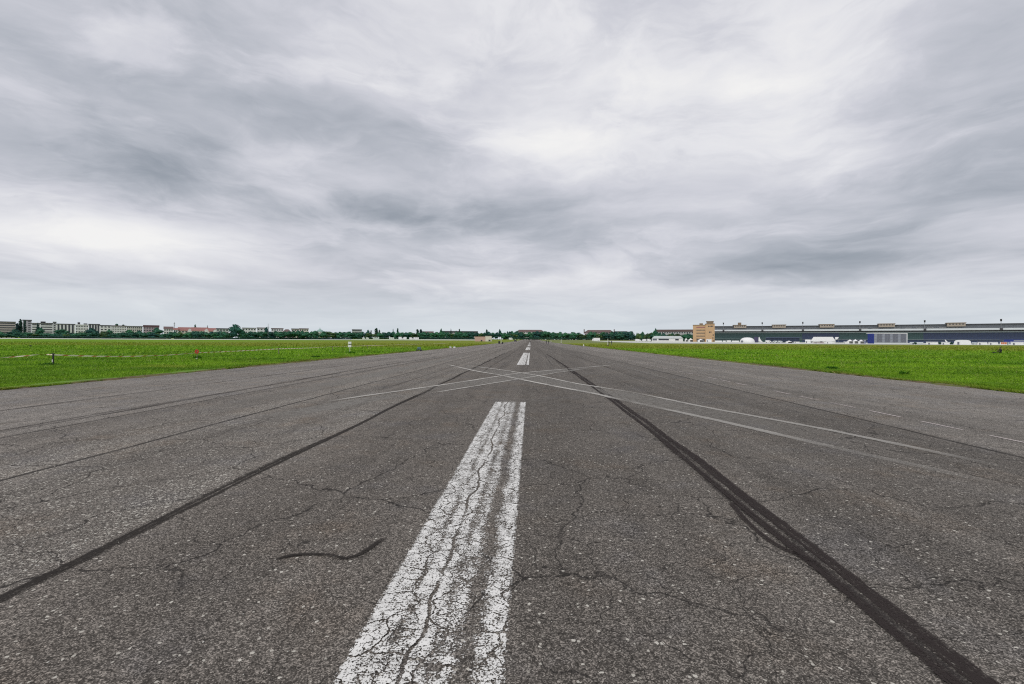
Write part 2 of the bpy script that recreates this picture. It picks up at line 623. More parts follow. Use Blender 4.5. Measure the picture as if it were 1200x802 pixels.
    m2 = t.rng(t.noise(t.vm('ADD', p2, (31, 7, 0)), .45, 3), .38, .56)
    jag = t.noise(p2, 30, 3)
    cr1 = t.mul(t.mul(t.rng(c1, t.mul(jag, .006), t.add(.002, t.mul(jag, .013)), 1, 0), m1), t.rng(jag, .3, .55, .45, 1))
    cr2 = t.mul(t.rng(c2, t.mul(jag, .006), t.add(.002, t.mul(jag, .016)), 1, 0), m2)
    c3 = t.voro(t.vm('ADD', pw, (17.3, 9.1, 0)), 3.1, 'DISTANCE_TO_EDGE').outputs['Distance']
    m3 = t.rng(t.noise(t.vm('ADD', p2, (11, 57, 0)), .6, 3), .47, .62)
    cr3 = t.mul(t.rng(c3, t.mul(jag, .006), t.add(.003, t.mul(jag, .018)), 1, 0), m3)
    crack = t.m('MAXIMUM', t.m('MAXIMUM', cr1, t.mul(cr2, .9)), t.mul(cr3, .6))
    # lane joints
    joint = None
    for X0, w_, s_ in ((-6.3, .055, 1.0), (-9.0, .055, .85), (7.3, .06, 1.0), (-14.0, .045, .6), (-11.6, .018, .3), (11.9, .015, .25), (3.6, .012, .25), (-1.9, .012, .2)):
        dist = t.m('ABSOLUTE', t.sub(t.add(x, t.mul(t.sub(t.noise(t.vec(X0, t.mul(y, .8)), 1.0, 4), .5), .10)), X0))
        j = t.rng(dist, w_ * .4, w_, s_, 0)
        joint = j if joint is None else t.m('MAXIMUM', joint, j)
    joint = t.mul(joint, t.rng(t.noise(t.vec(x, y), 1.4, 4), .25, .5, .55, 1))
    dark = t.m('MAXIMUM', crack, joint)
    col = t.mix(t.mul(dark, .82), col, (.022, .020, .019))
    t.l.new(col, b.inputs['Base Color'])
    b.inputs['Roughness'].default_value = .9
    b.inputs['Specular IOR Level'].default_value = .08
    h = t.add(t.mul(r1, .5), t.sub(t.mul(stone, .6), t.mul(dark, 1.2)))
    bn = t.new('ShaderNodeBump')
    bn.inputs['Strength'].default_value = .55
    bn.inputs['Distance'].default_value = .006
    t.l.new(h, bn.inputs['Height'])
    t.l.new(bn.outputs[0], b.inputs['Normal'])
    return m_


def grass_ground_material():
    m_ = bpy.data.materials.new('meadow_ground')
    m_.use_nodes = True
    t = NT(m_.node_tree)
    b = t.n['Principled BSDF']
    p = t.pos()
    x, y, _ = t.sep(p)
    p2 = t.vec(x, y)
    n1 = t.noise(t.vec(t.mul(x, .35), t.mul(y, .35)), 1.0, 7, .65)
    n2 = t.noise(t.vec(t.mul(x, .02), t.mul(y, .05)), 1.0, 5, .6)
    n3 = t.noise(p2, 6.0, 5, .7)
    c = t.ramp(n1, [(.25, (.070, .165, .004)), (.5, (.120, .250, .005)), (.75, (.205, .360, .009))])
    k = t.add(.55, t.mul(n3, .9))
    bnd = t.add(.62, t.mul(t.noise(t.vec(t.mul(x, .03), t.mul(y, .13)), 1.0, 5, .6), .85))
    k = t.mul(k, bnd)
    c = t.mix(1.0, c, t.vec(k, k, k), 'MULTIPLY')
    # taller, seeding grass further out in the meadow, then the sparse strip towards the apron
    yy = t.add(y, t.mul(t.sub(n2, .5), 130))
    olive = t.mul(t.rng(yy, 85, 135), t.rng(x, -260, -90, .18, 1))
    oc = t.ramp(n2, [(.3, (.135, .205, .010)), (.55, (.185, .190, .018)), (.8, (.115, .225, .009))])
    oc = t.mix(1.0, oc, t.vec(k, k, k), 'MULTIPLY')
    c = t.mix(t.mul(olive, .85), c, oc)
    c = t.mix(t.mul(t.rng(yy, 250, 330, 0, .55), t.rng(x, -60, 40)), c, (.17, .19, .11))
    t.l.new(c, b.inputs['Base Color'])
    b.inputs['Roughness'].default_value = .9
    b.inputs['Specular IOR Level'].default_value = .1
    bn = t.new('ShaderNodeBump')
    bn.inputs['Strength'].default_value = .8
    bn.inputs['Distance'].default_value = .08
    t.l.new(n3, bn.inputs['Height'])
    t.l.new(bn.outputs[0], b.inputs['Normal'])
    return m_


def soil_material():
    m_ = bpy.data.materials.new('dry_verge_soil')
    m_.use_nodes = True
    t = NT(m_.node_tree)
    b = t.n['Principled BSDF']
    p = t.pos()
    n1 = t.noise(p, 1.3, 6, .65)
    n2 = t.noise(p, 9, 5, .7)
    c = t.ramp(n1, [(.3, (.060, .040, .022)), (.5, (.13, .10, .045)), (.68, (.10, .14, .02))])
    k = t.add(.5, n2)
    c = t.mix(1.0, c, t.vec(k, k, k), 'MULTIPLY')
    x = t.sep(p)[0]
    edge = t.m('MINIMUM', t.m('ABSOLUTE', t.sub(x, EDGE_L)), t.m('ABSOLUTE', t.sub(x, EDGE_R)))
    gr = t.mix(1.0, t.mix(n2, (.06, .15, .006), (.17, .31, .012)), t.vec(k, k, k), 'MULTIPLY')
    c = t.mix(t.rng(t.add(edge, t.mul(t.sub(n1, .5), .5)), .10, .42), c, gr)
    t.l.new(c, b.inputs['Base Color'])
    b.inputs['Roughness'].default_value = .95
    return m_


def worn_material(name, col, kind):
    """painted or rubbed marks that the wear has broken up: the asphalt below shows in the gaps"""
    m_ = bpy.data.materials.new(name)
    m_.use_nodes = True
    t = NT(m_.node_tree)
    b = t.n['Principled BSDF']
    out = t.n['Material Output']
    p = t.pos()
    x, y, _ = t.sep(p)
    p2 = t.vec(x, y)
    uv = t.new('ShaderNodeUVMap').outputs[0]
    u, v, _ = t.sep(uv)
    fine = t.noise(p2, 70, 4, .65)
    mid = t.noise(p2, 7, 5, .6)
    if kind == 'dash':
        wander = t.mul(t.sub(t.noise(t.vec(0, t.mul(y, 1.5)), 1.0, 4), .5), .13)
        uu = t.add(u, wander)

        def band(c, w): return t.m('POWER', 2.718, t.mul(t.m('POWER', t.m('ABSOLUTE', t.m('DIVIDE', t.sub(uu, c), w)), 2.0), -1.0))
        pat = t.noise(t.vec(t.mul(x, 9), t.mul(y, 2.2)), 1.0, 5, .65)
        cover = t.add(t.rng(y, 12, 32, .72, .90), t.add(t.mul(t.sub(mid, .5), .75), t.mul(t.sub(pat, .5), .9)))
        cover = t.sub(cover, t.mul(band(.74, .075), t.add(.25, t.mul(pat, .55))))
        cover = t.sub(cover, t.mul(band(.55, .05), .22))
        cover = t.sub(cover, t.mul(band(.26, .035), .22))
        # crackle of the old paint film, and a few wide cracks
        wc = t.vm('SUBTRACT', t.noisec(p2, 5, 4), (.5, .5, .5))
        ws = t.new('ShaderNodeVectorMath', operation='SCALE')
        t.put(ws.inputs[0], wc)
        ws.inputs['Scale'].default_value = .22
        pw = t.vm('ADD', p2, ws.outputs[0])
        e1 = t.voro(pw, 3.4, 'DISTANCE_TO_EDGE').outputs['Distance']
        e2 = t.voro(pw, 11, 'DISTANCE_TO_EDGE').outputs['Distance']
        e3 = t.voro(p2, 48, 'DISTANCE_TO_EDGE').outputs['Distance']
        cover = t.sub(cover, t.rng(e1, .004, .03, .6, 0))
        cover = t.sub(cover, t.mul(t.rng(e2, .01, .10, .30, 0), t.rng(mid, .3, .6)))
        cover = t.sub(cover, t.rng(e3, .0, .16, .24, 0))
        crackx = t.m('ABSOLUTE', t.sub(t.add(u, t.mul(t.sub(t.noise(t.vec(0, t.mul(y, .8)), 1.0, 6, .6), .5), .42)), .40))
        cover = t.sub(cover, t.mul(t.rng(crackx, .004, .020, .9, 0), t.rng(t.noise(t.vec(0, t.mul(y, 1.3)), 1.0, 4), .40, .55, .25, 1)))
        edge = t.m('MINIMUM', u, t.sub(1.0, u))
        cover = t.sub(cover, t.rng(edge, 0, .035, .35, 0))
        a = t.rng(t.sub(t.add(cover, t.add(t.mul(t.sub(fine, .5), 2.2), t.mul(t.sub(t.noise(p2, 24, 3, .6), .5), 1.0))), .5), -.12, .12)
        k = t.add(.72, t.mul(mid, .5))
        c = t.mix(1.0, t.mix(a, (.40, .38, .34), col), t.vec(k, k, k), 'MULTIPLY')
    elif kind == 'line':
        edge = t.m('MINIMUM', u, t.sub(1.0, u))
        cover = t.add(t.mul(t.rng(edge, 0, .3), .45), t.mul(mid, .55))
        fade = t.m('MINIMUM', t.rng(v, 0, .06), t.rng(v, 1, .94))
        gap = t.rng(t.noise(t.vec(t.mul(x, .5), t.mul(y, .5)), 1.0, 4), .30, .54, .30, 1)
        a = t.rng(t.add(cover, t.add(t.mul(t.sub(fine, .5), 1.3), t.mul(t.sub(t.noise(p2, 2.5, 4, .6), .5), .9))), .10, .52)
        a = t.mul(t.mul(a, t.mul(fade, gap)), t.rng(y, 9, 18, (.80 if 'dashes' in name else .50), .85))
        c = col
    elif kind == 'wash':
        edge = t.m('MINIMUM', u, t.sub(1.0, u))
        fade = t.m('MINIMUM', t.rng(v, 0, .3), t.rng(v, 1, .7))
        a = t.mul(t.mul(t.rng(edge, 0, .12), fade), t.mul(t.rng(t.add(mid, t.mul(t.sub(fine, .5), .9)), .25, .7), .7))
        c = col
    else:  # rubber or tar
        uj = t.add(u, t.add(t.mul(t.sub(t.noise(p2, 9, 4, .6), .5), .35), t.mul(t.sub(fine, .5), .3)))
        edge = t.m('MINIMUM', uj, t.sub(1.0, uj))
        streak = t.noise(t.vec(t.mul(u, 6.5), t.mul(y, .35), t.mul(x, 3.0)), 1.0, 6, .65)
        soft = {'rubber': .22, 'tar': .28}.get(kind, .45)
        a = t.add(t.mul(t.rng(edge, 0, soft), .50 if kind == 'faint' else .67), t.mul(t.sub(streak, .5), 1.7))
        a = t.add(a, t.mul(t.sub(fine, .5), 1.1))
        a = t.add(a, t.mul(t.sub(mid, .5), .5))
        fade = t.m('MINIMUM', t.rng(v, 0, .02 if kind != 'faint' else .04), t.rng(v, 1, .86))
        a = t.mul(t.rng(a, .25, .80), fade)
        a = t.mul(a, {'rubber': .92, 'tar': .84}.get(kind, .68))
        c = t.mix(fine, col, tuple(2.0 * q for q in col))
    t.put(b.inputs['Base Color'], c if hasattr(c, 'is_output') else (*c, 1))
    b.inputs['Roughness'].default_value = .85
    b.inputs['Specular IOR Level'].default_value = .06
    tr = t.new('ShaderNodeBsdfTransparent')
    mx = t.new('ShaderNodeMixShader')
    t.put(mx.inputs[0], a)
    t.l.new(tr.outputs[0], mx.inputs[1])
    t.l.new(b.outputs[0], mx.inputs[2])
    t.l.new(mx.outputs[0], out.inputs[0])
    return m_


M['asphalt'] = asphalt_material()
M['meadow'] = grass_ground_material()
M['soil'] = soil_material()
M['paint'] = worn_material('worn_white_runway_paint', (.74, .73, .70), 'dash')
M['faded'] = worn_material('faded_white_line', (.52, .50, .46), 'line')
M['faded_pink'] = worn_material('faded_pale_dashes', (.55, .49, .47), 'line')
M['wash'] = worn_material('scoured_asphalt', (.30, .285, .26), 'wash')
M['rubber_mark'] = worn_material('tyre_rubber_mark', (.026, .021, .020), 'rubber')
M['faint_mark'] = worn_material('faint_tyre_mark', (.030, .026, .025), 'faint')
M['tar'] = worn_material('tar_seam', (.024, .021, .019), 'tar')


def ribbon(name, pts, width, lift, material, step=1.0):
    """a strip of ground marking along pts (x, y); u across, v along"""
    P = [Vector((p[0], p[1])) for p in pts]
    wid = width if isinstance(width, (list, tuple)) else [width] * len(P)
    q, wq = [], []
    for i in range(len(P) - 1):
        n = max(1, int((P[i + 1] - P[i]).length / step))
        for k in range(n):
            s = k / n
            q.append(P[i].lerp(P[i + 1], s))
            wq.append(wid[i] + (wid[i + 1] - wid[i]) * s)
    q.append(P[-1])
    wq.append(wid[-1])
    mb = MB()
    L = [0.0]
    for i in range(1, len(q)):
        L.append(L[-1] + (q[i] - q[i - 1]).length)
    for i, p in enumerate(q):
        t_ = (q[min(i + 1, len(q) - 1)] - q[max(i - 1, 0)]).normalized()
        n = Vector((t_.y, -t_.x))
        a, b = p - n * wq[i] / 2, p + n * wq[i] / 2
        mb.v += [(a.x, a.y, gz(a.y) + lift), (b.x, b.y, gz(b.y) + lift)]
    for i in range(len(q) - 1):
        mb.f.append((2 * i, 2 * i + 1, 2 * i + 3, 2 * i + 2))
        mb.mi.append(0)
    o = mb.build(name, material)
    uvl = o.data.uv_layers.new(name='UVMap')
    for poly in o.data.polygons:
        for li in poly.loop_indices:
            vi = o.data.loops[li].vertex_index
            uvl.data[li].uv = (vi % 2, L[vi // 2] / L[-1])
    return tag(o, kind='structure')


def smooth_px(pp, n=6):
    """picture points on the ground, to a smooth line in metres"""
    P = [ground(*p) for p in pp]
    P = [Vector((p.x, p.y)) for p in P]
    out = []
    for i in range(len(P) - 1):
        p0, p1, p2, p3 = P[max(i - 1, 0)], P[i], P[i + 1], P[min(i + 2, len(P) - 1)]
        for k in range(n):
            s = k / n
            out.append(.5 * ((2 * p1) + (p2 - p0) * s + (2 * p0 - 5 * p1 + 4 * p2 - p3) * s * s + (3 * p1 - p0 - 3 * p2 + p3) * s ** 3))
    out.append(P[-1])
    return [(p.x, p.y) for p in out]


XF = [-7000, -2500, -1000, -400, -150, -60, EDGE_L - .25]
tag(sheet('grass_field', XF + [-8, 0, 8] + [-x - .6 for x in XF[::-1]], YL, -.03, M['meadow']), kind='structure')
tag(sheet('runway', [EDGE_L, -9, -3, 3, 9, EDGE_R], [y for y in YL if y <= 1000], 0.0, M['asphalt']), kind='structure')


def verge(name, x_edge, sgn):
    """the raised, ragged turf edge beside the asphalt"""
    mb = MB()
    ys = list(np.arange(4, 60, .35)) + list(np.arange(60, 160, 1.5)) + list(np.arange(160, 1000, 12))
    cols = (-.06, .03, .10, .30, .9, 1.6)
    for i, y in enumerate(ys):
        j = .20 * math.sin(y * .9) * math.sin(y * .37 + 1) + random.uniform(-.17, .14) + .12 * math.sin(y * .11)
        for c, h in zip(cols, (-.02, .012, .045, .055, .04, -.045)):
            mb.v.append((x_edge + sgn * (c + (j if c < 1.2 else 0)), y, gz(y) + h + (random.uniform(-.012, .015) if 0 < h else 0)))
    n = len(cols)
    for i in range(len(ys) - 1):
        for k in range(n - 1):
            a = i * n + k
            q = (a, a + 1, a + n + 1, a + n)
            mb.f.append(q if sgn > 0 else q[::-1])
            mb.mi.append(0)
    return tag(mb.build(name, M['soil']), kind='structure')


verge('verge', EDGE_L, -1)
verge('verge', EDGE_R, 1)

# pale roads and the apron on the far side of the grass
def land_band(name, stations, lift, material, n=8):
    """a sheet between a near and a far edge; stations are (picture column, near distance, far distance)"""
    mb = MB()
    for px, ya, yb in stations:
        for k in range(n + 1):
            y = ya + (yb - ya) * k / n
            mb.v.append((at(px, y), y, gz(y) + lift))
    for i in range(len(stations) - 1):
        for k in range(n):
            q = i * (n + 1) + k
            mb.f.append((q, q + n + 1, q + n + 2, q + 1))
            mb.mi.append(0)
    return tag(mb.build(name, material), kind='structure')


land_band('perimeter_road', [(-260, 450, 600), (-60, 450, 600), (60, 455, 606), (180, 462, 610), (300, 480, 616), (380, 540, 675), (420, 560, 720), (500, 600, 840), (560, 640, 860)], .03, M['apron_concrete'], 10)
tag(sheet('apron', [80, 300, 700, 1500], [305, 330, 360, 420, 500, 580, 640], .015, M['apron_concrete']), kind='structure')

# centre line dashes
DASH_L, DASH_R = -.98, -.118
y1 = 12.45
starts = [y1 - 31.3] + [31.75 + 50.6 * i for i in range(17)]
for s in starts:
    xc = (DASH_L + DASH_R) / 2
    ribbon('centreline_dash', [(xc, s), (xc, s + 31.4)], DASH_R - DASH_L, .008, M['paint'], 3.0)

# crossing taxi lines, faded, with scoured strips between their edges
A1 = [(545, 428.6), (582, 433), (630, 440.5), (675, 449.8), (699, 453.5), (750, 462), (823, 477), (885, 488.5), (963, 503), (1060, 523), (1200, 553)]
A2 = [(524, 427.3), (555, 434.6), (582, 439.2), (603, 443.5), (650, 453), (698, 462), (720, 467.3), (770, 478), (850, 495.5), (930, 514), (1013, 533), (1072, 546), (1200, 575)]
B1 = [(375, 473), (397, 469), (425, 464.7), (455, 460.5), (498, 454.3), (535, 449), (588, 440.7), (612, 437.3), (675, 431.8), (720, 428)]
B2 = [(500, 462), (560, 452.3), (605, 445), (632, 440.6), (658, 436.2), (690, 432)]
for ln, w_ in ((A1, .19), (A2, .22), (B1, .20), (B2, .13)):
    ribbon('faded_taxi_line', smooth_px(ln, 4), w_, .012, M['faded'], .6)


def between(a, b, n=14):
    A = [Vector(p) for p in smooth_px(a, 6)]
    B = [Vector(p) for p in smooth_px(b, 6)]

    def samp(P, s):
        d = [0]
        for i in range(1, len(P)):
            d.append(d[-1] + (P[i] - P[i - 1]).length)
        t_ = s * d[-1]
        for i in range(1, len(P)):
            if d[i] >= t_:
                return P[i - 1].lerp(P[i], (t_ - d[i - 1]) / max(d[i] - d[i - 1], 1e-6))
        return P[-1]
    pts, w = [], []
    for i in range(n + 1):
        pa = samp(A, i / n)
        pb = min((samp(B, k / 60) for k in range(61)), key=lambda q: (q - pa).length)
        pts.append(tuple((pa + pb) / 2))
        w.append(min((pa - pb).length, 1.6))
    return pts, w


for a, b in ((A1, A2), (B1, B2)):
    pts, w = between(a, b)
    ribbon('scoured_strip', pts, w, .004, M['wash'], .6)
ribbon('scoured_strip', smooth_px([(285, 497), (330, 487), (385, 477), (440, 467), (490, 460)], 5), .9, .004, M['wash'], .6)

# the short pale dashes along the right-hand lane
y = 4.75
while y < 60:
    ribbon('lane_dash', [(8.42, y), (8.42, y + 1.02)], .075, .008, M['faded_pink'], .5)
    y += 1.475

# tyre rubber and tar
ribbon('tar_seam', [(-3.47 + .03 * math.sin(k * 1.1), -4 + k) for k in range(0, 70)], [.19 + .05 * math.sin(k * .8) for k in range(0, 70)], .004, M['tar'], .5)
SK = [(1168, 825), (1134, 795), (1070, 742), (1022, 705), (980, 675), (940, 638), (884, 600), (845, 568), (808, 535), (771, 510), (726, 470), (700, 455), (676, 440), (655, 425), (640, 415)]
SKM = [ground(*q) for q in SK]
cfit = np.polyfit([math.log(q.y) for q in SKM], [q.x for q in SKM], 3)
sk = [(float(np.polyval(cfit, math.log(yy))), yy) for yy in np.geomspace(.9, 62, 120)]
ribbon('tyre_mark', [(x + .065 + .008 * math.sin(y * 2.1), y) for x, y in sk], [.18 + .02 * math.sin(y * 1.3) for x, y in sk], .004, M['rubber_mark'], .4)
ribbon('tyre_mark', [(x - .03, y) for x, y in sk if y < 45], [.46 - .10 * math.sin(y * .7) for x, y in sk if y < 45], .002, M['faint_mark'], .4)
ribbon('tyre_mark', [(x - .095 - .012 * math.sin(y * 1.3), y) for x, y in sk if y < 30], [.125 + .02 * math.sin(y * 1.9) for x, y in sk if y < 30], .008, M['rubber_mark'], .4)
ribbon('tyre_mark', smooth_px([(856, 590), (868, 604), (885, 621), (908, 638), (936, 652), (972, 669)], 5), .075, .008, M['rubber_mark'], .1)
ribbon('tyre_mark', smooth_px([(322, 656.5), (350, 651), (385, 651.5), (405, 655), (425, 648.5), (440, 638.5), (453, 630)], 5), .06, .008, M['tar'], .05)
ribbon('tyre_mark', smooth_px([(325, 656), (350, 650.5), (385, 651), (405, 655), (425, 648), (440, 638), (453, 629)], 5), [.05] + [.13] * 29 + [.09], .004, M['faint_mark'], .05)
for X0, ya, yb in ((-5.1, 14, 90), (4.9, 20, 90), (-7.7, 6, 60), (1.5, 30, 130), (-2.6, 22, 140), (6.1, 10, 60)):
    ribbon('tyre_mark', [(X0 + .15 * math.sin(k / 9), ya + (yb - ya) * k / 30) for k in range(31)], 1.1 if X0 == -7.7 else .18, .004, M['tar'], 2.0).data.materials[0] = M['wash'] if X0 in (-7.7, 6.1) else M['faint_mark']

ribbon('tyre_mark', [(-9.75 + .12 * math.sin(k / 3), 5 + k * 1.5) for k in range(30)], .75, .004, M['faint_mark'], .7)
ribbon('tyre_mark', [(-12.4 + .12 * math.sin(k / 4), 7 + k * 2.0) for k in range(30)], .5, .004, M['faint_mark'], .7)

# ------------------------------------------------------------------ terminal building (large structure first)
HALL_TOP = 22.0
POLES = [(847, 611), (892, 598), (940, 580), (1006, 557), (1082, 528), (1171, 495), (1285, 458)]
first = at(836.5, 614)
nodes = [Vector((first, 614, 0))] + [Vector((at(px, Y), Y, 0)) for px, Y in POLES]
hall = thing('terminal_building', 'long low grey airport terminal with dark roof line and green and navy glass hangar fronts', 'terminal building',
             (nodes[0].x, nodes[0].y, gz(614)))
h0 = hall.location.copy()


class Bay:
    """one straight length of the curved hall: local x along, y back, z up"""
    def __init__(self, a, b):
        self.a, self.b = a, b
        d = b - a
        self.len = d.length
        self.ang = math.atan2(d.y, d.x)
        self.z = gz((a.y + b.y) / 2)

    def place(self, o, x, y=0.0):
        p = self.a + Vector((math.cos(self.ang), math.sin(self.ang), 0)) * x + Vector((-math.sin(self.ang), math.cos(self.ang), 0)) * y
        o.location = Vector((p.x, p.y, self.z)) - h0
        o.rotation_euler = (0, 0, self.ang)
        return o


def hangar_door(w, h, mull, rows, fm, gm):
    fr, gl = MB(), MB()
    for i in range(mull + 1):
        x = -w / 2 + .12 + (w - .24) * i / mull
        fr.box(x - .12, x + .12, -.12, .12, 0, h)
    for j in range(rows + 1):
        z = .12 + (h - .24) * j / rows
        fr.box(-w / 2 + .25, w / 2 - .25, -.09, .09, z - .10, z + .10)
    gl.box(-w / 2 + .02, w / 2 - .02, -.03, .03, .02, h - .02)
    return fr.mesh('door', fm), gl.mesh('glass', gm)


doors = {}
for key, w, mull, fm, gm in (('g', 1, 5, M['frame_green'], M['glass_green']), ('n', 1, 5, M['frame_navy'], M['glass_navy'])):
    doors[key] = hangar_door(9.79, 8.6, mull, 4, fm, gm)
    doors[key + 'low'] = hangar_door(9.79, 3.3, mull, 1, fm, gm)
panel_me = MB().box(-4.6, 4.6, -.06, .06, 0, 2.9).mesh('clerestory_panel', M['hall_metal'])
sky_me = MB().prism_x([(0, 0), (0, .5), (-.5, .7), (-1.2, .35), (-1.2, .1)], -2.9, 2.9).mesh('skylight', M['white'])
for k in range(len(nodes) - 1):
    bay = Bay(nodes[k], nodes[k + 1])
    L = bay.len
    zt = HALL_TOP - bay.z + gz(614) * 0 + 0.0
    zt = HALL_TOP - bay.z                        # the roof line is level although the land is not
    g = .02
    bay.place(MB().box(g, L - g, -7.5, 40, zt - .9, zt).build('roof', M['hall_roof'], hall), 0)
    bay.place(MB().box(g, L - g, -3.0, 38, zt - 4.6, zt - .92).build('upper_wall', M['hall_metal'], hall), 0)
    n = max(1, round(L / 9.8))
    for i in range(n):
        o = link('clerestory_panel', panel_me, hall)
        bay.place(o, L * (i + .5) / n, -3.1)
        o.location.z += zt - 4.3
        o.scale.x = (L / n) / 9.8
    bay.place(MB().box(g, L - g, -9.0, -3.0, zt - 6.6, zt - 4.7).build('canopy', M['hall_edge'], hall), 0)
    bay.place(MB().box(g, L - g, -2.0, 37, zt - 8.2, zt - 6.62).build('lintel', M['roof_grey'], hall), 0)
    bay.place(MB().box(g, L - g, -4.4, 36, zt - 9.1, zt - 8.22).build('ledge', M['hall_ledge'], hall), 0)
    hdoor = zt - 9.12
    for i in range(n):
        key = 'g' if k < 3 else ('n' if k >= 5 or (k == 3 and i < 4) else 'g')
        up, gl = doors[key]
        lo, gl2 = doors['n' if k >= 2 else 'g'][0:2]
        low_h = 3.6
        o = link('hangar_door', up, hall)
        bay.place(o, L * (i + .5) / n, 0)
        o.location.z += low_h + .3
        o.scale = ((L / n) / 9.8, 1, (hdoor - low_h - .3) / 8.6)
        link('glass', gl, o)
        lk = doors[('n' if (k >= 3) else 'g') + 'low']
        o = link('ground_floor_door', lk[0], hall)
        bay.place(o, L * (i + .5) / n, .4)
        o.scale = ((L / n) / 9.8, 1, low_h / 3.3)
        link('glass', lk[1], o)
    bay.place(MB().box(g, L - g, 3.0, 3.4, 0, hdoor).build('dark_backing', M['roof_dark'], hall), 0)  # added dark wall, keeps bright sky from leaking between the doors
    bay.place(MB().box(g, L - g, -1.2, -.2, 3.62, 3.88).build('door_rail', M['hall_ledge'], hall), 0)
    # stair tower head standing up through the roof, and the floodlight mast at the end of the bay
    c = L * (.43 if k else 5)
    if k:
        wd = 7.2
        st = MB().box(-wd, wd, -5, 6, zt - 2.6, zt + .9).build('stair_tower', M['tan_pale'], hall)
        bay.place(st, c, -3.6)
        MB().box(-wd - .5, wd + .5, -5.6, 6.5, zt + .92, zt + 1.5).build('cornice', M['tan_dark'], st)
        win = MB()
        for i in range(5):
            x = -wd + 1.6 + i * 2.55
            win.box(x, x + 1.2, -5.04, -4.9, zt - .8, zt + .3)
        tag(win.build('stair_windows', M['window'], st), kind='stuff')
        if k == 1:
            MB().box(-1.8, 1.8, -1.8, 1.8, zt + 1.52, zt + 4.6).build('beacon_cabin', M['tan_dark'], st)
    mast = MB().tube([(0, 0, zt - 6), (0, 0, zt + 3.0)], .20, 8).build('floodlight_mast', M['steel'], hall)
    bay.place(mast, L - .3, -7.8)
    lamp = MB()
    lamp.box(-.62, .62, -.5, .5, zt + 2.2, zt + 4.3)
    lamp.box(-.72, .72, -.6, .6, zt + 4.3, zt + 4.55)
    lamp.build('floodlight', M['black'], mast)
    bay.place(MB().box(-1.0, 1.0, -.8, 1.6, zt - 6.9, zt - 4.8).build('mast_bracket', M['roof_dark'], hall), L - .3, -9.3)
    if k in (4, 5):
        for i in range(n):
            if k == 5 and i > 2:
                break
            o = link('skylight', sky_me, hall)
            bay.place(o, L * (i + .55) / n, -3.2)
            o.location.z += zt - 4.1
# end wall toward the control block
Bay(nodes[0], nodes[1]).place(MB().box(-.3, .0, -2, 38, 0, HALL_TOP - gz(600) - 1).build('end_wall', M['hall_metal'], hall), 0)


# ------------------------------------------------------------------ houses
def facing(cx, Y):
    """angle that turns a front square to the line of sight, and the cosine that goes with it"""
    th = math.atan2(cx, Y)
    return -th, math.cos(th)


def house(name, label, px0, px1, ytop, Y, wall, roof=None, kind='flat', depth=14, floors=4, cols=None, roof_h=None, cat='building', win=True, bands=False, group=None):
    """a block with its front toward the field; measured from its picture columns and its roof line at distance Y"""
    x0, x1 = at(px0, Y), at(px1, Y)
    rz, co = facing((x0 + x1) / 2, Y)
    w = (x1 - x0) * co
    base = gz(Y) - .3
    top = zat((px0 + px1) / 2, ytop, Y) - base
    t = thing(name, label, cat, ((x0 + x1) / 2, Y, base), rz, group)
    rh = roof_h if roof_h is not None else (1.3 if kind == 'flat' else 4.0)
    hw = top - rh
    wl = MB().box(-w / 2, w / 2, 0, depth, 0, hw).build('wall', wall, t)
    if kind == 'flat':
        MB().box(-w / 2 - .4, w / 2 + .4, -.5, depth + .4, hw + .003, top).build('roof', roof or M['roof_dark'], t)
    elif kind == 'pitch':
        MB().prism_x([(-.8, hw + .003), (depth + .8, hw + .003), (depth * .5, top)], -w / 2 - .5, w / 2 + .5).build('roof', roof, t)
    elif kind == 'hip':
        r = MB()
        a = [(-w / 2 - .6, -.8, hw + .003), (w / 2 + .6, -.8, hw + .003), (w / 2 + .6, depth + .8, hw + .003), (-w / 2 - .6, depth + .8, hw + .003)]
        i = min(w * .3, depth * .5)
        p, q = (-w / 2 + i, depth / 2, top), (w / 2 - i, depth / 2, top)
        for f in ((a[0], a[1], q, p), (a[1], a[2], q), (a[2], a[3], p, q), (a[3], a[0], p), (a[3], a[2], a[1], a[0])):
            r.poly(f)
        r.build('roof', roof, t)
    if win:
        cols = cols or max(2, int(w / 3.4))
        fh = hw / floors
        mb = MB()
        for f in range(floors):
            z = fh * f + fh * .34
            if bands:
                mb.box(-w / 2 + .5, w / 2 - .5, -.05, .1, z, z + fh * .44)
            else:
                for c in range(cols):
                    x = -w / 2 + w * (c + .5) / cols
                    ww = w / cols * .28
                    mb.box(x - ww, x + ww, -.05, .1, z, z + fh * .46)
        tag(mb.build('windows', M['window'], t), kind='stuff')
    return t, w, hw, top


# left-hand housing estate
YA = 700
house('apartment_block', 'rosy grey apartment block with dark flat roof at the far left edge', -34, 19, 376.6, YA, M['wall_pink'], floors=7, bands=True)
t, w, hw, top = house('tower_block', 'tall narrow lilac grey tower block with blank side behind two dark trees', 26.5, 37, 374.9, YA - 5, M['wall_lilac'], floors=9, cols=2)
house('apartment_block', 'white block with dark ribbon windows just right of the lilac tower', 37.2, 47, 378.6, YA, M['wall_white'], floors=6, bands=True)
t, w, hw, top = house('apartment_block', 'white apartment block with stepped dark roof pieces and balcony bands', 47.3, 62, 378.6, YA - 4, M['wall_white'], floors=6, bands=True)
MB().box(-w * .48, -w * .08, 2, 9, top + .003, top + 2.2).build('roof_cabin', M['roof_dark'], t)
house('stair_tower_block', 'thin dark grey stair tower between two white apartment blocks', 62.2, 65.8, 377.2, YA - 6, M['wall_grey'], floors=8, cols=1)
t, w, hw, top = house('apartment_block', 'white block with tall dark vertical windows between white piers', 66, 88.2, 379.6, YA, M['wall_white'], win=False)
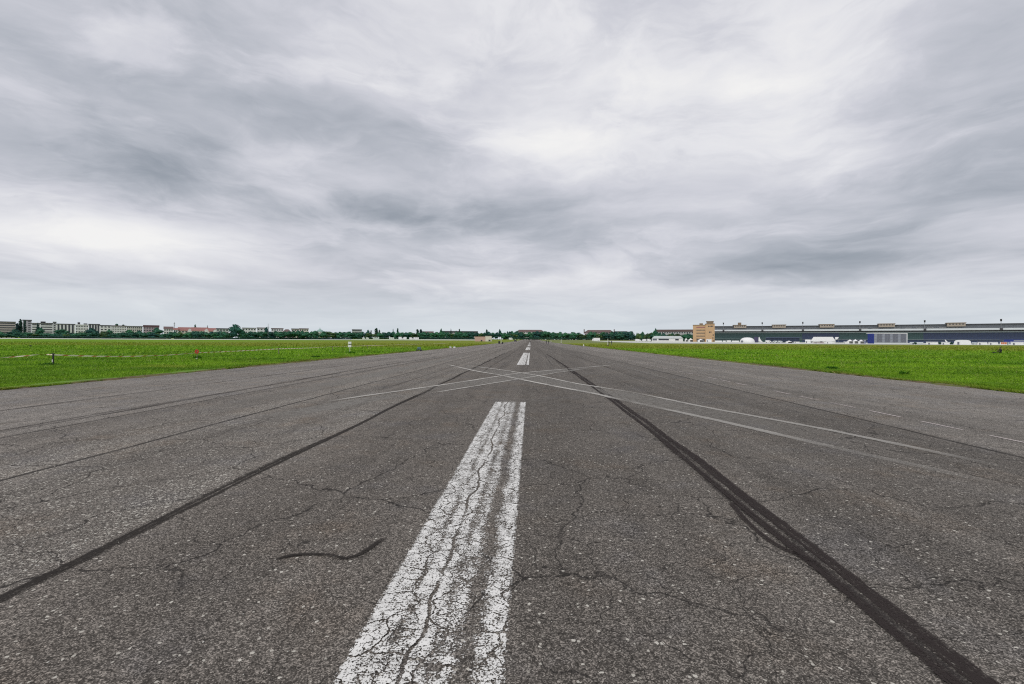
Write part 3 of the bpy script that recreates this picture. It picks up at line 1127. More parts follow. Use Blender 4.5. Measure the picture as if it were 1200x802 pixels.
for i in range(5):
    x = -w / 2 + w * (i + .62) / 5.3
    MB().box(x - w * .050, x + w * .050, -.06, .1, 2, hw - .3).build('window', M['window'], t)
t, w, hw, top = house('apartment_block', 'plain white block with small rooftop cabins and a pale parapet', 88.6, 103.6, 380.4, YA - 3, M['wall_white'], M['wall_white'], floors=5, cols=8)
MB().box(-w * .35, -w * .15, 3, 8, top + .003, top + 3.4).build('roof_cabin', M['roof_dark'], t)
MB().box(w * .12, w * .42, 3, 8, top + .003, top + 1.8).build('roof_cabin', M['roof_dark'], t)
t, w, hw, top = house('apartment_block', 'dark fronted block with three white piers right of the plain white block', 104, 117, 379.8, YA, M['wall_white'], win=False)
for i in range(4):
    x = -w / 2 + w * (i + .5) / 4
    MB().box(x - w * .085, x + w * .085, -.06, .1, 2, hw - .3).build('window', M['window'], t)
house('apartment_block', 'low white block with dark flat roof left of the wooded rooftop', 117.3, 130, 381.2, YA, M['wall_white'], floors=5)
house('apartment_block', 'long white apartment block with rows of small windows below a wooded rise', 130.3, 148, 381.6, YA - 2, M['wall_white'], M['roof_brown'], floors=6, cols=9)
house('apartment_block', 'long beige grey slab block with plain pale roof edge', 148.3, 167, 382.2, YA + 4, M['wall_beige'], M['roof_grey'], floors=5, cols=8)
house('apartment_block', 'mauve block with purple brown roof beside the beige slab', 168, 186.5, 381.3, YA, M['wall_mauve'], M['roof_purple'], roof_h=3, floors=5, cols=6)
house('town_house', 'small white house with brown roof left of the steel mast', 192, 203, 382.8, YA, M['wall_white'], M['roof_brown'], 'pitch', floors=4, cols=4, cat='house')
house('town_house', 'white house with red roof under the steel mast', 203.3, 208.5, 384.4, YA - 12, M['wall_white'], M['roof_red'], 'pitch', roof_h=3, floors=3, cols=2, cat='house')
for a, b, yt, lb in ((208.8, 224, 383.6, 'cream terrace with long red tiled roof nearest the steel mast'),
                     (224.6, 244, 383.8, 'cream terrace with long red tiled roof in the middle of the red roofed row'),
                     (244.6, 253, 384.6, 'cream house with short red roof at the right end of the red roofed row')):
    t, w, hw, top = house('terraced_house', lb, a, b, yt, YA, M['wall_cream'], M['roof_red'], 'pitch', roof_h=5.5, depth=12, floors=3, cat='house')
    g = MB().prism([(-2.6, 0), (2.6, 0), (2.6, hw + .8), (0, hw + 3.6), (-2.6, hw + .8)], -1.6, -.01).build('gable', M['wall_white'], t)
    g.location.x = w * .40
house('apartment_block', 'grey block with dark roof left of the large round tree', 253.6, 268, 384.9, YA + 6, M['wall_grey'], M['roof_dark'], floors=4)
house('apartment_block', 'pale grey block right of the large round tree', 284, 300, 384.2, YA + 30, M['wall_white'], M['roof_grey'], floors=4)
house('apartment_block', 'white block with brown roof left of the thin aerial mast', 301, 312, 384.0, YA + 30, M['wall_white'], M['roof_brown'], floors=4)
house('apartment_block', 'cream block with brown roof right of the thin aerial mast', 318, 332, 384.8, YA + 30, M['wall_white'], M['roof_brown'], floors=4)
house('apartment_block', 'rosy grey block with brown hipped roof among the cream blocks', 331.5, 341, 386.0, YA + 20, M['wall_pink'], M['roof_brown'], 'hip', floors=4)
house('apartment_block', 'cream block with almost black roof left of the copper dome', 341.5, 350.5, 385.2, YA + 30, M['wall_cream'], M['roof_dark'], floors=4)
house('apartment_block', 'yellowish cream block with brown roof next to the copper dome', 350.8, 361.5, 385.0, YA + 32, M['wall_cream'], M['roof_brown'], floors=4)
house('apartment_block', 'flat grey block showing above the trees left of the poplars', 412.5, 424, 386.2, 960, M['wall_grey'], M['roof_dark'], floors=5, bands=True)
t, w, hw, top = house('town_house', 'cream house with brown roof and dormer behind the far caravans', 495, 508, 388.4, 930, M['wall_cream'], M['roof_brown'], 'pitch', roof_h=5, floors=4, cat='house')
house('apartment_block', 'long dark roofed block low behind the trees left of the runway end', 516, 560, 388.2, 985, M['wall_grey'], M['roof_dark'], roof_h=3, floors=5)
t, w, hw, top = house('apartment_block', 'long brown roofed block behind the trees at the end of the runway', 604.5, 638, 386.6, 1010, M['wall_white'], M['roof_brown'], 'hip', roof_h=5, floors=5)
t, w, hw, top = house('apartment_block', 'brown hip roofed block with a chimney at each end right of the runway end', 685, 719, 386.8, 1010, M['wall_mauve'], M['roof_brown'], 'hip', roof_h=5, floors=5)
for s in (-1, 1):
    MB().box(s * w * .52 - 1, s * w * .52 + 1, 4, 7, hw - 3, top + 1.5).build('chimney', M['roof_brown'], t)
house('apartment_block', 'dark flat block at the right of the brown hip roofed one', 720, 735, 388.4, 1000, M['wall_grey'], M['roof_dark'], floors=5)
house('apartment_block', 'dark roofed long block behind trees left of the tan control block', 769, 812.5, 386.4, 690, M['wall_grey'], M['roof_brown'], roof_h=3.2, floors=4)

# church with a copper dome, two thin masts
x = at(372.5, 800)
ch = thing('church', 'pale church with green copper dome and little spire above the trees', 'church', (x, 800, gz(800)))
zt = zat(372, 384, 800) - gz(800)
MB().box(-9, 9, 0, 18, 0, zt - 8).build('nave', M['wall_beige'], ch)
MB().tube([(0, 8, zt - 8), (0, 8, zt - 6.4), (0, 8, zt - 4.6), (0, 8, zt - 3.4), (0, 8, zt - 2.8)], [6.5, 6.0, 4.4, 2.2, .9], 14).build('dome', M['copper'], ch)
MB().tube([(0, 8, zt - 2.8), (0, 8, zt - 1.2), (0, 8, zt + .4)], [.8, .5, .06], 8).build('spire', M['copper'], ch)
for px, yt, lb in ((204.3, 377.6, 'steel mast with platforms above the red roofed houses'), (314.2, 379.5, 'thin aerial mast rising above the tree tops')):
    z = zat(px, yt, 690) - gz(690)
    mt = thing('lattice_mast', lb, 'mast', (at(px, 690), 690, gz(690)))
    MB().tube([(0, 0, 0), (0, 0, z)], [.55, .22], 6).build('pole', M['steel'], mt)
    for dz in (2.5, 5.0) if px < 300 else (5.8,):
        MB().tube([(0, 0, z - dz), (0, 0, z - dz + .8)], 1.0 if px < 300 else 1.6, 8).build('platform', M['steel'], mt)

# tan control block in front of the terminal's near end
YC = 560
x0, x1, xm = at(812, YC), at(837, YC), at(826.5, YC)
zl = zat(818, 381.6, YC) - gz(YC)
zr = zat(832, 380.3, YC) - gz(YC)
cb = thing('control_building', 'tan stone control block with strip windows and rooftop cabin beside the terminal', 'control tower', (x0, YC, gz(YC)), facing(x0, YC)[0])
w1, w2 = (xm - x0) * facing(x0, YC)[1], (x1 - x0) * facing(x0, YC)[1]
MB().box(0, w1, 1.0, 16, 0, zl).build('wing', M['tan'], cb)
tw = MB().box(w1 + .01, w2, 0, 17, 0, zr).build('tower', M['tan'], cb)
MB().box(-.25, w1 - .05, .7, 16.2, zl + .003, zl + .8).build('parapet', M['tan_dark'], cb)
MB().box(w1 - .2, w2 + .3, -.3, 17.2, zr + .003, zr + .7).build('parapet', M['tan_dark'], cb)
MB().box(w1 + 1.4, w2 - 1.2, 2, 12, zr + .71, zr + 3.2).build('cabin', M['tan_dark'], cb)
MB().box(w1 + .8, w2 - .8, 1.5, 12.6, zr + 3.21, zr + 3.7).build('cabin_roof', M['tan_dark'], cb)
MB().box(w1 * .52, w1 * .80, 3, 8, zl + .81, zl + 2.6).build('roof_cabin', M['tan_dark'], cb)
for f in range(5):
    z = zl - 3.0 - f * 3.55
    MB().box(w1 * .27, w1 * .97, .92, 1.05, z, z + 1.35).build('strip_window', M['tan_dark'] if f else M['roof_red'], cb)
MB().box(w1 * .30, w1 * .95, .92, 1.05, .3, 3.0).build('ground_floor_opening', M['window'], cb)
for f, cc in ((0, (.35, .5, .65, .8)), (2, (.45, .6)), (3, (.85,)), (4, (.82,)), (5, (.40, .86))):
    for c in cc:
        xx = w1 + (w2 - w1) * c
        z = zr - 3.4 - f * 3.5
        MB().box(xx - .5, xx + .5, -.05, .1, z, z + 1.6).build('window', M['window'], cb)

# ------------------------------------------------------------------ trees
def crown_mesh(name, lobes, n, size, mats, seed, core=.78, pale=.0):
    r = np.random.default_rng(seed)
    V, F, MI = [], [], []
    nb = 0
    vol = np.array([l[1][0] * l[1][1] * l[1][2] for l in lobes]) ** (2 / 3)
    cnt = np.maximum(6, (n * vol / vol.sum()).astype(int))
    for (c, rad), k in zip(lobes, cnt):
        d = r.normal(size=(k, 3))
        d /= np.linalg.norm(d, axis=1)[:, None]
        rr = .72 + .36 * r.random((k, 1)) ** .8
        p = np.array(c) + d * np.array(rad) * rr
        nrm = d + .75 * r.normal(size=(k, 3))
        nrm /= np.linalg.norm(nrm, axis=1)[:, None]
        t1 = np.cross(nrm, r.normal(size=(k, 3)))
        t1 /= np.linalg.norm(t1, axis=1)[:, None]
        t2 = np.cross(nrm, t1)
        s = size * (.55 + .9 * r.random((k, 1)))
        q = np.stack([p + t1 * s, p + t2 * s * .7, p - t1 * s * .8, p - t2 * s * .75], 1).reshape(-1, 3)
        V.append(q)
        F.append(nb + np.arange(4 * k).reshape(-1, 4))
        MI.append((r.random(k) < pale).astype(int))
        nb += 4 * k
        # dense inner foliage so that the sky only shows through near the edge
        m_, l_ = 7, 5
        th = np.linspace(0, 2 * np.pi, m_, endpoint=False)
        ph = np.linspace(.25, np.pi - .25, l_)
        jit = 1 + .18 * r.normal(size=(l_, m_))
        P = np.stack([np.outer(np.sin(ph), np.cos(th)), np.outer(np.sin(ph), np.sin(th)), np.outer(np.cos(ph), np.ones(m_))], -1)
        P = np.array(c) + P * np.array(rad) * core * jit[..., None]
        V.append(P.reshape(-1, 3))
        fs = []
        for i in range(l_ - 1):
            for j in range(m_):
                fs.append((nb + i * m_ + j, nb + (i + 1) * m_ + j, nb + (i + 1) * m_ + (j + 1) % m_, nb + i * m_ + (j + 1) % m_))
        F.append(np.array(fs))
        MI.append(np.zeros(len(fs), int))
        nb += l_ * m_
    return np_mesh(name, np.concatenate(V), np.concatenate(F), mats, np.concatenate(MI))


def trunk_mesh(h, r0, seed):
    rr = random.Random(seed)
    mb = MB()
    mb.tube([(0, 0, -.3), (.1, 0, h * .3), (-.1, .1, h * .62)], [r0, r0 * .75, r0 * .45], 7)
    for i in range(4):
        a = i * 1.7 + rr.random()
        z = h * (.28 + .09 * i)
        mb.tube([(0, 0, z), (math.cos(a) * h * .12, math.sin(a) * h * .12, z + h * .12), (math.cos(a) * h * .2, math.sin(a) * h * .2, z + h * .26)],
                [r0 * .45, r0 * .28, r0 * .1], 5)
    return mb.mesh('trunk', M['bark'])


# unit trees, 10 m tall; scaled where they stand
TREES = {}
for i in range(8):
    rr = random.Random(40 + i)
    lob = [((0, 0, 6.4), (2.5, 2.5, 2.7))]
    for k in range(6 + i % 3):
        a = k * 1.05 + rr.random()
        q = rr.uniform(1.5, 2.6)
        lob.append(((math.cos(a) * q, math.sin(a) * q, rr.uniform(2.6, 7.4)), (rr.uniform(1.3, 2.1),) * 2 + (rr.uniform(1.2, 1.9),)))
    lob.append(((rr.uniform(-.8, .8), 0, 8.5), (1.3, 1.3, 1.45)))
    TREES['round', i] = (crown_mesh('crown', lob, 620, .40, [M['leaf'], M['leaf_pale']], 100 + i, pale=.06), trunk_mesh(7.5, .34, i))
for i in range(3):
    rr = random.Random(80 + i)
    lob = [((rr.uniform(-.15, .15), 0, 1.6 + 1.35 * k), (1.15 - .12 * abs(k - 2.2), 1.15 - .12 * abs(k - 2.2), 1.25)) for k in range(6)]
    TREES['poplar', i] = (crown_mesh('crown', lob, 420, .30, [M['needle'], M['leaf']], 200 + i, pale=.1), trunk_mesh(8, .25, 20 + i))
for i in range(2):
    lob = [((0, 0, 1.2 + 1.25 * k), (1.9 - .26 * k, 1.9 - .26 * k, .95)) for k in range(7)]
    TREES['conifer', i] = (crown_mesh('crown', lob, 460, .30, [M['needle'], M['leaf']], 300 + i, pale=.1), trunk_mesh(8, .25, 30 + i))
for i in range(3):
    rr = random.Random(60 + i)
    lob = [((rr.uniform(-2.6, 2.6), rr.uniform(-1.4, 1.4), rr.uniform(2.5, 7.2)), (rr.uniform(1.6, 2.3),) * 2 + (rr.uniform(1.5, 2.2),)) for k in range(8)]
    TREES['pale', i] = (crown_mesh('crown', lob, 560, .40, [M['leaf_pale'], M['leaf']], 400 + i, pale=.35), trunk_mesh(7, .3, 50 + i))
protos = {}


def tree(kind, i, x, y, h, w=None, label='', group=None, name=None, rz=None):
    names = {'round': 'broadleaf_tree', 'pale': 'broadleaf_tree', 'poplar': 'poplar_tree', 'conifer': 'conifer_tree'}
    cm, tm = TREES[kind, i]
    t = thing(name or names[kind], label, 'tree', (x, y, gz(y) - .1), rz if rz is not None else random.uniform(0, 6.28), group)
    nat = {'round': 7.6, 'pale': 7.6, 'poplar': 2.6, 'conifer': 4.0}[kind]
    sx = (w / nat) if w else h / 10
    t.scale = (sx, sx, h / 10)
    link('trunk', tm, t)
    link('crown', cm, t)
    return t


def solo(kind, px, ytop, Y, wpx, label, i=0):
    h = zat(px, ytop, Y) - gz(Y)
    return tree(kind, i, at(px, Y), Y, h, wpx * Y / F0, label)


YT = 660
solo('poplar', 24.0, 373.2, YT, 4.6, 'tallest dark poplar left of the lilac tower block', 0)
solo('poplar', 20.3, 378.4, YT - 4, 5.0, 'shorter dark poplar leaning on the tallest one', 1)
solo('poplar', 28.8, 374.8, YT, 3.4, 'slim dark poplar in front of the lilac tower block', 2)
solo('conifer', 44.3, 377.3, YT, 7.5, 'pointed dark conifer in front of the white ribbon window block', 0)
solo('round', 47.5, 383.6, YT - 6, 10, 'dark round tree at the foot of the pointed conifer', 1)
solo('round', 18, 385.2, YT - 8, 13, 'broad green tree under the two poplars', 2)
solo('round', 0, 388, YT, 6, 'dark tree at the very left edge before the rosy grey block', 3)
solo('round', 72, 385.6, YT, 17, 'broad dark tree before the block with tall dark windows', 4)
solo('pale', 92, 387.6, YT, 20, 'pale yellowish green tree before the plain white block', 0)
solo('round', 108, 384.2, YT, 13, 'domed dark tree before the block with three white piers', 5)
solo('pale', 121, 387, YT - 6, 12, 'pale green tree left of the long white apartment block', 1)
solo('round', 127.5, 386.2, YT, 8, 'small dark round tree before the long white apartment block', 6)
solo('round', 138, 390, YT, 13, 'low dark tree under the long white apartment block', 7)
solo('round', 152, 386.3, YT, 14, 'dark green tree before the beige slab block', 0)
solo('round', 163, 387.4, YT, 13, 'green tree right of the beige slab block front', 1)
solo('round', 176, 388.5, YT, 12, 'green tree below the mauve block', 2)
solo('round', 184, 384.0, YT, 14, 'tall bright green tree right of the mauve block', 3)
solo('round', 199.5, 389, YT, 8, 'little dark tree below the small brown roofed house', 4)
solo('round', 276.5, 379.6, YT - 15, 16.5, 'large domed dark tree standing well above its row', 5)
solo('round', 284, 386.0, YT - 12, 9, 'lower shoulder tree right of the large domed tree', 6)
solo('round', 228.5, 379.9, 760, 4.6, 'dark tree top over the middle of the red roofed row', 7)
solo('conifer', 243, 380.6, 760, 3.4, 'pointed tree top over the right part of the red roofed row', 1)
solo('round', 137.0, 378.8, 760, 9, 'leftmost dark crown above the long white block roof', 2)
solo('round', 144.0, 380.0, 765, 8, 'right dark crown above the long white block roof', 3)
solo('round', 312.5, 383.0, 720, 8, 'dark tree in front of the thin aerial mast', 0)
YM = 930
for kind, px, yt, wp, lb, i in (
        ('round', 431.5, 386.2, 5.5, 'dark domed tree left of the first tall poplar', 0), ('poplar', 434.8, 386.8, 2.2, 'short poplar tucked beside the dark domed tree', 1),
        ('poplar', 441, 383.9, 5.4, 'tallest poplar of the middle tree line above the white trailer', 0), ('poplar', 444.6, 386.2, 2.8, 'short poplar right of the tallest middle poplar', 2),
        ('conifer', 460.6, 384.9, 4.0, 'left pointed tree of the pair above the white caravans', 0), ('poplar', 466, 384.4, 3.2, 'right pointed tree of the pair above the white caravans', 1),
        ('poplar', 489.2, 385.5, 4.8, 'left one of twin dark trees right of the caravans', 2), ('poplar', 493.2, 385.4, 4.4, 'right one of twin dark trees right of the caravans', 0),
        ('round', 516.8, 384.8, 4.2, 'round dark tree top at the left end of the long roof line', 4), ('conifer', 528.4, 384.6, 4.0, 'pointed tree top in the middle of the long roof line', 1),
        ('round', 534.4, 387.2, 2.6, 'smallest tree top on the long roof line', 5), ('poplar', 538.3, 385.2, 2.6, 'slim dark tree top right on the long roof line', 1),
        ('poplar', 570.2, 385.8, 3.4, 'dark tree top above the salmon brick hut', 2), ('round', 585.5, 385.6, 4.0, 'dark tree top left of the runway end', 6),
        ('round', 594.5, 388.0, 3.4, 'small dark tree top just left of the brown roofed block', 7)):
    solo(kind, px, yt, YM + 20, wp, lb, i)
for px, yt, wp, lb, i in ((739, 388.0, 14, 'full green tree at the right end of the middle tree line', 0), (727, 389.6, 12, 'broad tree before the dark flat block', 1),
                          (746.6, 389.6, 3.4, 'small lone tree in the gap left of the marquee', 2)):
    solo('round', px, yt, 900, wp, lb, i)
for px, yt, wp, lb, i in ((768, 384.4, 4.6, 'tallest tree top left of the dark roofed long block', 3), (766.5, 387.0, 5, 'tree at the end of the clipped green row', 4)):
    solo('round', px, yt, 650, wp, lb, i)

BELTS = [  # px0, px1, base distance, top of the row in the picture (start, end), spacing px, label, group
    (-30, 205, 640, 390.2, 390.2, 6.0, 'low green tree in the row before the pale apartment blocks', 'low trees before the apartment blocks'),
    (200, 268, 640, 388.6, 388.6, 5.2, 'green tree in the row before the red roofed houses', 'trees before the red roofed houses'),
    (284, 372, 690, 388.4, 388.0, 5.4, 'green tree in the row before the cream blocks', 'trees before the cream blocks'),
    (368, 420, 800, 387.6, 389.4, 5.0, 'dark green tree in the dense row under the copper dome', 'trees under the copper dome'),
    (415, 520, 900, 389.2, 389.2, 5.0, 'dark green tree in the dense row behind the white caravans', 'trees behind the caravans'),
    (515, 604, 930, 388.9, 389.2, 4.8, 'dark green tree in the level row left of the runway end', 'trees left of the runway end'),
    (600, 661, 960, 388.4, 389.0, 4.8, 'dark green tree in the row across the end of the runway', 'trees across the runway end'),
    (662, 740, 930, 389.0, 389.0, 5.0, 'dark green tree in the row right of the runway end', 'trees right of the runway end'),
    (749, 771, 660, 388.6, 388.6, 4.2, 'tree in the level clipped row left of the marquee', 'clipped row of trees left of the marquee'),
    (771, 812, 640, 390.4, 391.0, 5.4, 'green tree behind the marquee and before the dark roofed block', 'trees behind the marquee')]
BELT_TREES = []
for bi, (a, b, Y, ta, tb, sp, lb, gr) in enumerate(BELTS):
    px = a
    k = 0
    while px < b:
        s = (px - a) / (b - a)
        lvl = bi in (8,)
        yt = ta + (tb - ta) * s + (random.uniform(-.3, .3) if lvl else random.uniform(-.9, .7))
        Yk = Y + random.uniform(-8, 8) + (k % 2) * 12
        h = zat(px, yt, Yk) - gz(Yk)
        w = sp * random.uniform(1.9, 2.6) * Yk / F0
        kind = 'pale' if random.random() < .14 else 'round'
        BELT_TREES.append((px, kind, tree(kind, random.randrange(3 if kind == 'pale' else 8), at(px, Yk), Yk, h, w, lb, gr)))
        px += sp * random.uniform(.85, 1.15)
        k += 1


BEFORE = [(19, 'before the rosy grey block'), (37, 'before the lilac tower block'), (66, 'before the white ribbon window blocks'), (88, 'before the block with tall dark windows'),
          (104, 'before the plain white block'), (130, 'before the block with three white piers'), (148, 'before the long white block'), (168, 'before the beige slab'),
          (190, 'before the mauve block'), (208, 'around the steel mast'), (225, 'before the leftmost red roofed terrace'), (244, 'before the middle red roofed terrace'),
          (254, 'before the short red roofed house'), (284, 'beside the large domed tree'), (301, 'before the pale grey block'), (318, 'around the thin aerial mast'),
          (341, 'before the hipped rosy block'), (362, 'before the yellowish cream block'), (385, 'below the copper dome'), (412, 'above the red cars'),
          (426, 'below the flat grey block'), (448, 'around the tallest middle poplar'), (470, 'around the pair of pointed trees'), (495, 'around the twin dark trees'),
          (510, 'before the cream house with dormer'), (530, 'under the left half of the long roof line'), (560, 'under the right half of the long roof line'),
          (580, 'behind the salmon hut'), (604, 'behind the white van by the runway'), (622, 'before the left half of the brown roofed block'),
          (640, 'before the right half of the brown roofed block'), (662, 'in the skyline gap right of the runway'), (685, 'left of the brown hipped block'),
          (703, 'behind the long white van'), (720, 'below the right chimney'), (745, 'before the dark flat block'), (772, 'in the clipped row left of the marquee'), (900, 'behind the grey marquee')]
ORD = 'first second third fourth fifth sixth seventh eighth ninth tenth eleventh twelfth thirteenth fourteenth fifteenth sixteenth'.split()
count = {}
for px, kind, o in sorted(BELT_TREES, key=lambda q: q[0]):
    ph = next(p_ for lim, p_ in BEFORE if px < lim)
    k = count.get(ph, 0)
    count[ph] = k + 1
    o['label'] = '%s tree from the left %s, %s' % (ORD[k], ph, 'pale green' if kind == 'pale' else 'dark green')


def hedge(px0, px1, Y, h, label, m_=None, lumps=None):
    x0, x1 = at(px0, Y), at(px1, Y)
    L = x1 - x0
    n = max(3, int(L / 3.0))
    rr = random.Random(int(px0) + 5)
    lob = [((-L / 2 + L * (i + .5) / n, rr.uniform(-.4, .4), h * rr.uniform(.42, .55)), (2.3, 1.5, h * rr.uniform(.42, .58))) for i in range(n)]
    t = thing('hedge', label, 'hedge', ((x0 + x1) / 2, Y, gz(Y) - .1))
    link('foliage', crown_mesh('foliage', lob, n * 26, .5, [m_ or M['needle'], M['leaf']], int(px0) + 900, core=.85, pale=.25), t)
    return t


hedge(24, 116, 625, 3.6, 'long dark hedge under the trees of the apartment blocks')
hedge(116, 200, 622, 2.6, 'green hedge under the trees right of the long white block')
hedge(205, 300, 622, 2.4, 'green hedge running below the red roofed houses')
hedge(300, 412, 690, 2.8, 'green hedge below the cream blocks and copper dome')
hedge(412, 560, 880, 4.0, 'dark hedge behind the row of white caravans')
hedge(590, 745, 925, 5.0, 'dark hedge below the trees at the end of the runway')
hedge(749, 812, 632, 4.0, 'dark hedge behind the marquee')

# ------------------------------------------------------------------ things on the apron and along the far roads
def bx_at(px0, px1, Y):
    x0, x1 = at(px0, Y), at(px1, Y)
    return (x0 + x1) / 2, (x1 - x0) * facing((x0 + x1) / 2, Y)[1]


def van(px0, px1, Y, ytop, label, group, cabin=1, body=None, name='van', cat='van', rz=0):
    cx, L = bx_at(px0, px1, Y)
    h = max(2.0, zat(px0, ytop, Y) - gz(Y))
    t = thing(name, label, cat, (cx, Y, gz(Y)), rz + facing(cx, Y)[0], group)
    wd = 2.2
    b_ = MB()
    if name == 'caravan':
        b_.prism([(-L / 2 + .2, .45), (L / 2 - .2, .45), (L / 2, 1.2), (L / 2 - .35, h), (-L / 2 + .5, h), (-L / 2, 1.3)], -wd / 2, wd / 2)
    else:
        s = cabin
        p = [(-L / 2, .4), (L / 2, .4), (L / 2, h * .55), (L / 2 - .55, h * .62), (L / 2 - 1.2, h), (-L / 2, h)]
        if s < 0:
            p = [(-x, z) for x, z in p][::-1]
        b_.prism(p, -wd / 2, wd / 2)
    b_.build('body', body or M['white'], t)
    for sx in (-1, 1):
        for sy in (-1, 1):
            wh = MB().tube([(0, -.12, 0), (0, .12, 0)], .36, 12).build('wheel', M['rubber'], t)
            wh.location = (sx * L * .32, sy * (wd / 2 - .1), .36)
    xs = [(L / 2 - 1.9, L / 2 - 1.25)] if name == 'van' else [(-L * .25, -L * .05), (L * .08, L * .3)]
    for a, c in xs:
        if cabin < 0:
            a, c = -c, -a
        MB().box(a, c, -wd / 2 - .02, -wd / 2 + .05, h * .58, h * .84).build('window', M['window'], t)
    return t


g = 'white vehicles parked along the far road'
van(424.6, 428, 800, 395.8, 'short white van left of the dark gap below the poplars', g)
van(429, 432.4, 800, 395.6, 'short white van below the dark domed tree', g)
van(437, 444.4, 790, 395.0, 'long grey white trailer below the tallest middle poplar', g, name='caravan', cat='trailer', body=M['hall_edge'])
van(455.8, 462, 790, 395.6, 'low white caravan left of the group of white vans', g, name='caravan', cat='caravan')
van(467, 471.6, 780, 395.0, 'tall white van below the right pointed tree of the pair', g)
van(472, 476.4, 785, 395.2, 'white van directly right of the tall white van', g, -1)
van(479.6, 483.6, 790, 395.6, 'white van left of the white caravan by the twin trees', g)
van(484.4, 490.8, 785, 395.4, 'white caravan below the twin dark trees', g, name='caravan', cat='caravan')
van(596.3, 600.8, 820, 396.0, 'white van left of the runway end', g)
van(694, 703, 640, 396.2, 'long white van on the far side of the right hand grass', g, -1)
for px, lb in ((394.2, 'left red car on the far road'), (398.4, 'right red car on the far road')):
    cx = at(px, 720)
    t = thing('car', lb + ' below the dense dark trees', 'car', (cx, 720, gz(720)), 0, 'red cars on the far road')
    MB().prism([(-2.2, .3), (2.2, .3), (2.2, .85), (1.3, 1.0), (.7, 1.55), (-1.2, 1.55), (-1.9, 1.0), (-2.2, .9)], -.85, .85).build('body', M['red'], t)
    MB().box(-1.1, .6, -.87, -.8, 1.0, 1.42).build('window', M['window'], t)
    for sx in (-1.35, 1.35):
        for sy in (-.78, .78):
            wh = MB().tube([(0, -.1, 0), (0, .1, 0)], .32, 10).build('wheel', M['rubber'], t)
            wh.location = (sx, sy, .32)
cx = at(604, 420)
t = thing('car', 'dark car on the left edge of the runway near its far end', 'car', (cx, 420, gz(420)), R(80))
MB().prism([(-2.2, .3), (2.2, .3), (2.2, .85), (1.3, 1.0), (.7, 1.5), (-1.2, 1.5), (-1.9, 1.0), (-2.2, .9)], -.85, .85).build('body', M['black'], t)
MB().box(-1.1, .6, -.87, -.8, 1.0, 1.40).build('window', M['window'], t)
for sx in (-1.35, 1.35):
    for sy in (-.78, .78):
        wh = MB().tube([(0, -.1, 0), (0, .1, 0)], .32, 10).build('wheel', M['rubber'], t)
        wh.location = (sx, sy, .32)

# salmon hut
Y = 430
x0, x1, xm = at(556.3, Y), at(575.8, Y), at(568.5, Y)
hh = zat(565, 394.6, Y) - gz(Y)
t = thing('brick_hut', 'low salmon coloured hut with pale right end on the far grass', 'hut', (x0, Y, gz(Y)))
w1, w2 = xm - x0, x1 - x0
MB().box(0, w1, 0, 6, 0, hh).build('wall', M['wall_salmon'], t)
MB().box(w1 + .01, w2, .4, 6, 0, hh + .35).build('annex', M['wall_cream'], t)
MB().box(-.2, w1 - .2, -.25, 6.2, hh + .003, hh + .22).build('roof', M['roof_brown'], t)
MB().box(w1 - .15, w2 + .2, .2, 6.2, hh + .36, hh + .55).build('roof', M['wall_white'], t)
MB().box(w2 * .36, w2 * .46, -.04, .1, 0, 1.4).build('door', M['window'], t)
MB().box(w2 * .83, w2 * .95, .36, .5, .2, 1.7).build('window', M['window'], t)

# marquee left of the control block
Y = 590
cx, L = bx_at(763.5, 800.5, Y)
h = zat(782, 394.0, Y) - gz(Y)
t = thing('marquee', 'long pale grey marquee with dark openings left of the tan control block', 'marquee', (cx, Y, gz(Y)), facing(cx, Y)[0])
MB().prism([(-L / 2, h * .55), (L / 2, h * .55), (L / 2 - 3.2, h), (-L / 2 + 3.2, h)], -.4, 12).build('roof', M['hall_edge'], t)
MB().box(-L / 2 + .3, L / 2 - .3, .2, 11.6, 0, h * .545).build('side_wall', M['wall_white'], t)
MB().box(-L * .28, L * .05, .12, .3, h * .22, h * .50).build('opening', M['window'], t)
MB().box(L * .24, L * .36, .12, .3, h * .20, h * .50).build('opening', M['window'], t)
MB().box(-L * .47, -L * .33, .12, .3, h * .18, h * .50).build('opening', M['grey_mesh'], t)
for i in range(5):
    x = L * (.06 + .045 * i)
    MB().box(x, x + .35, .05, .2, 0, h * .54).build('post', M['white'], t)


def pagoda(px, Y, wpx, ytop, label, group=None, sharp=.5, body=None):
    cx, L = bx_at(px - wpx / 2, px + wpx / 2, Y)
    h = zat(px, ytop, Y) - gz(Y)
    t = thing('pagoda_tent', label, 'tent', (cx, Y, gz(Y)), facing(cx, Y)[0], group)
    e = h * (1 - sharp)
    s = L / 2
    r = MB()
    rings = [(1.02, e), (.60, e + (h - e) * .32), (.25, e + (h - e) * .68), (.03, h)]
    ns = 4
    pr = []
    for f, z in rings:
        pr.append([(-s * f, -s * f + s, z), (s * f, -s * f + s, z), (s * f, s * f + s, z), (-s * f, s * f + s, z)])
    for a, b in zip(pr, pr[1:]):
        for i in range(ns):
            j = (i + 1) % ns
            r.poly((a[i], a[j], b[j], b[i]))
    r.build('roof', body or M['tent'], t)
    wl = MB()
    wl.box(-s, -s + .12, .1, 2 * s - .1, 0, e)
    wl.box(s - .12, s, .1, 2 * s - .1, 0, e)
    wl.box(-s + .13, s - .13, 2 * s - .22, 2 * s - .1, 0, e)
    wl.box(-s + .13, -s * .2, .1, .2, 0, e)
    wl.build('side_wall', body or M['tent'], t)
    for sx in (-1, 1):
        MB().box(sx * s - .08, sx * s + .08, -.06, .08, 0, e).build('leg', M['steel'], t)
    return t


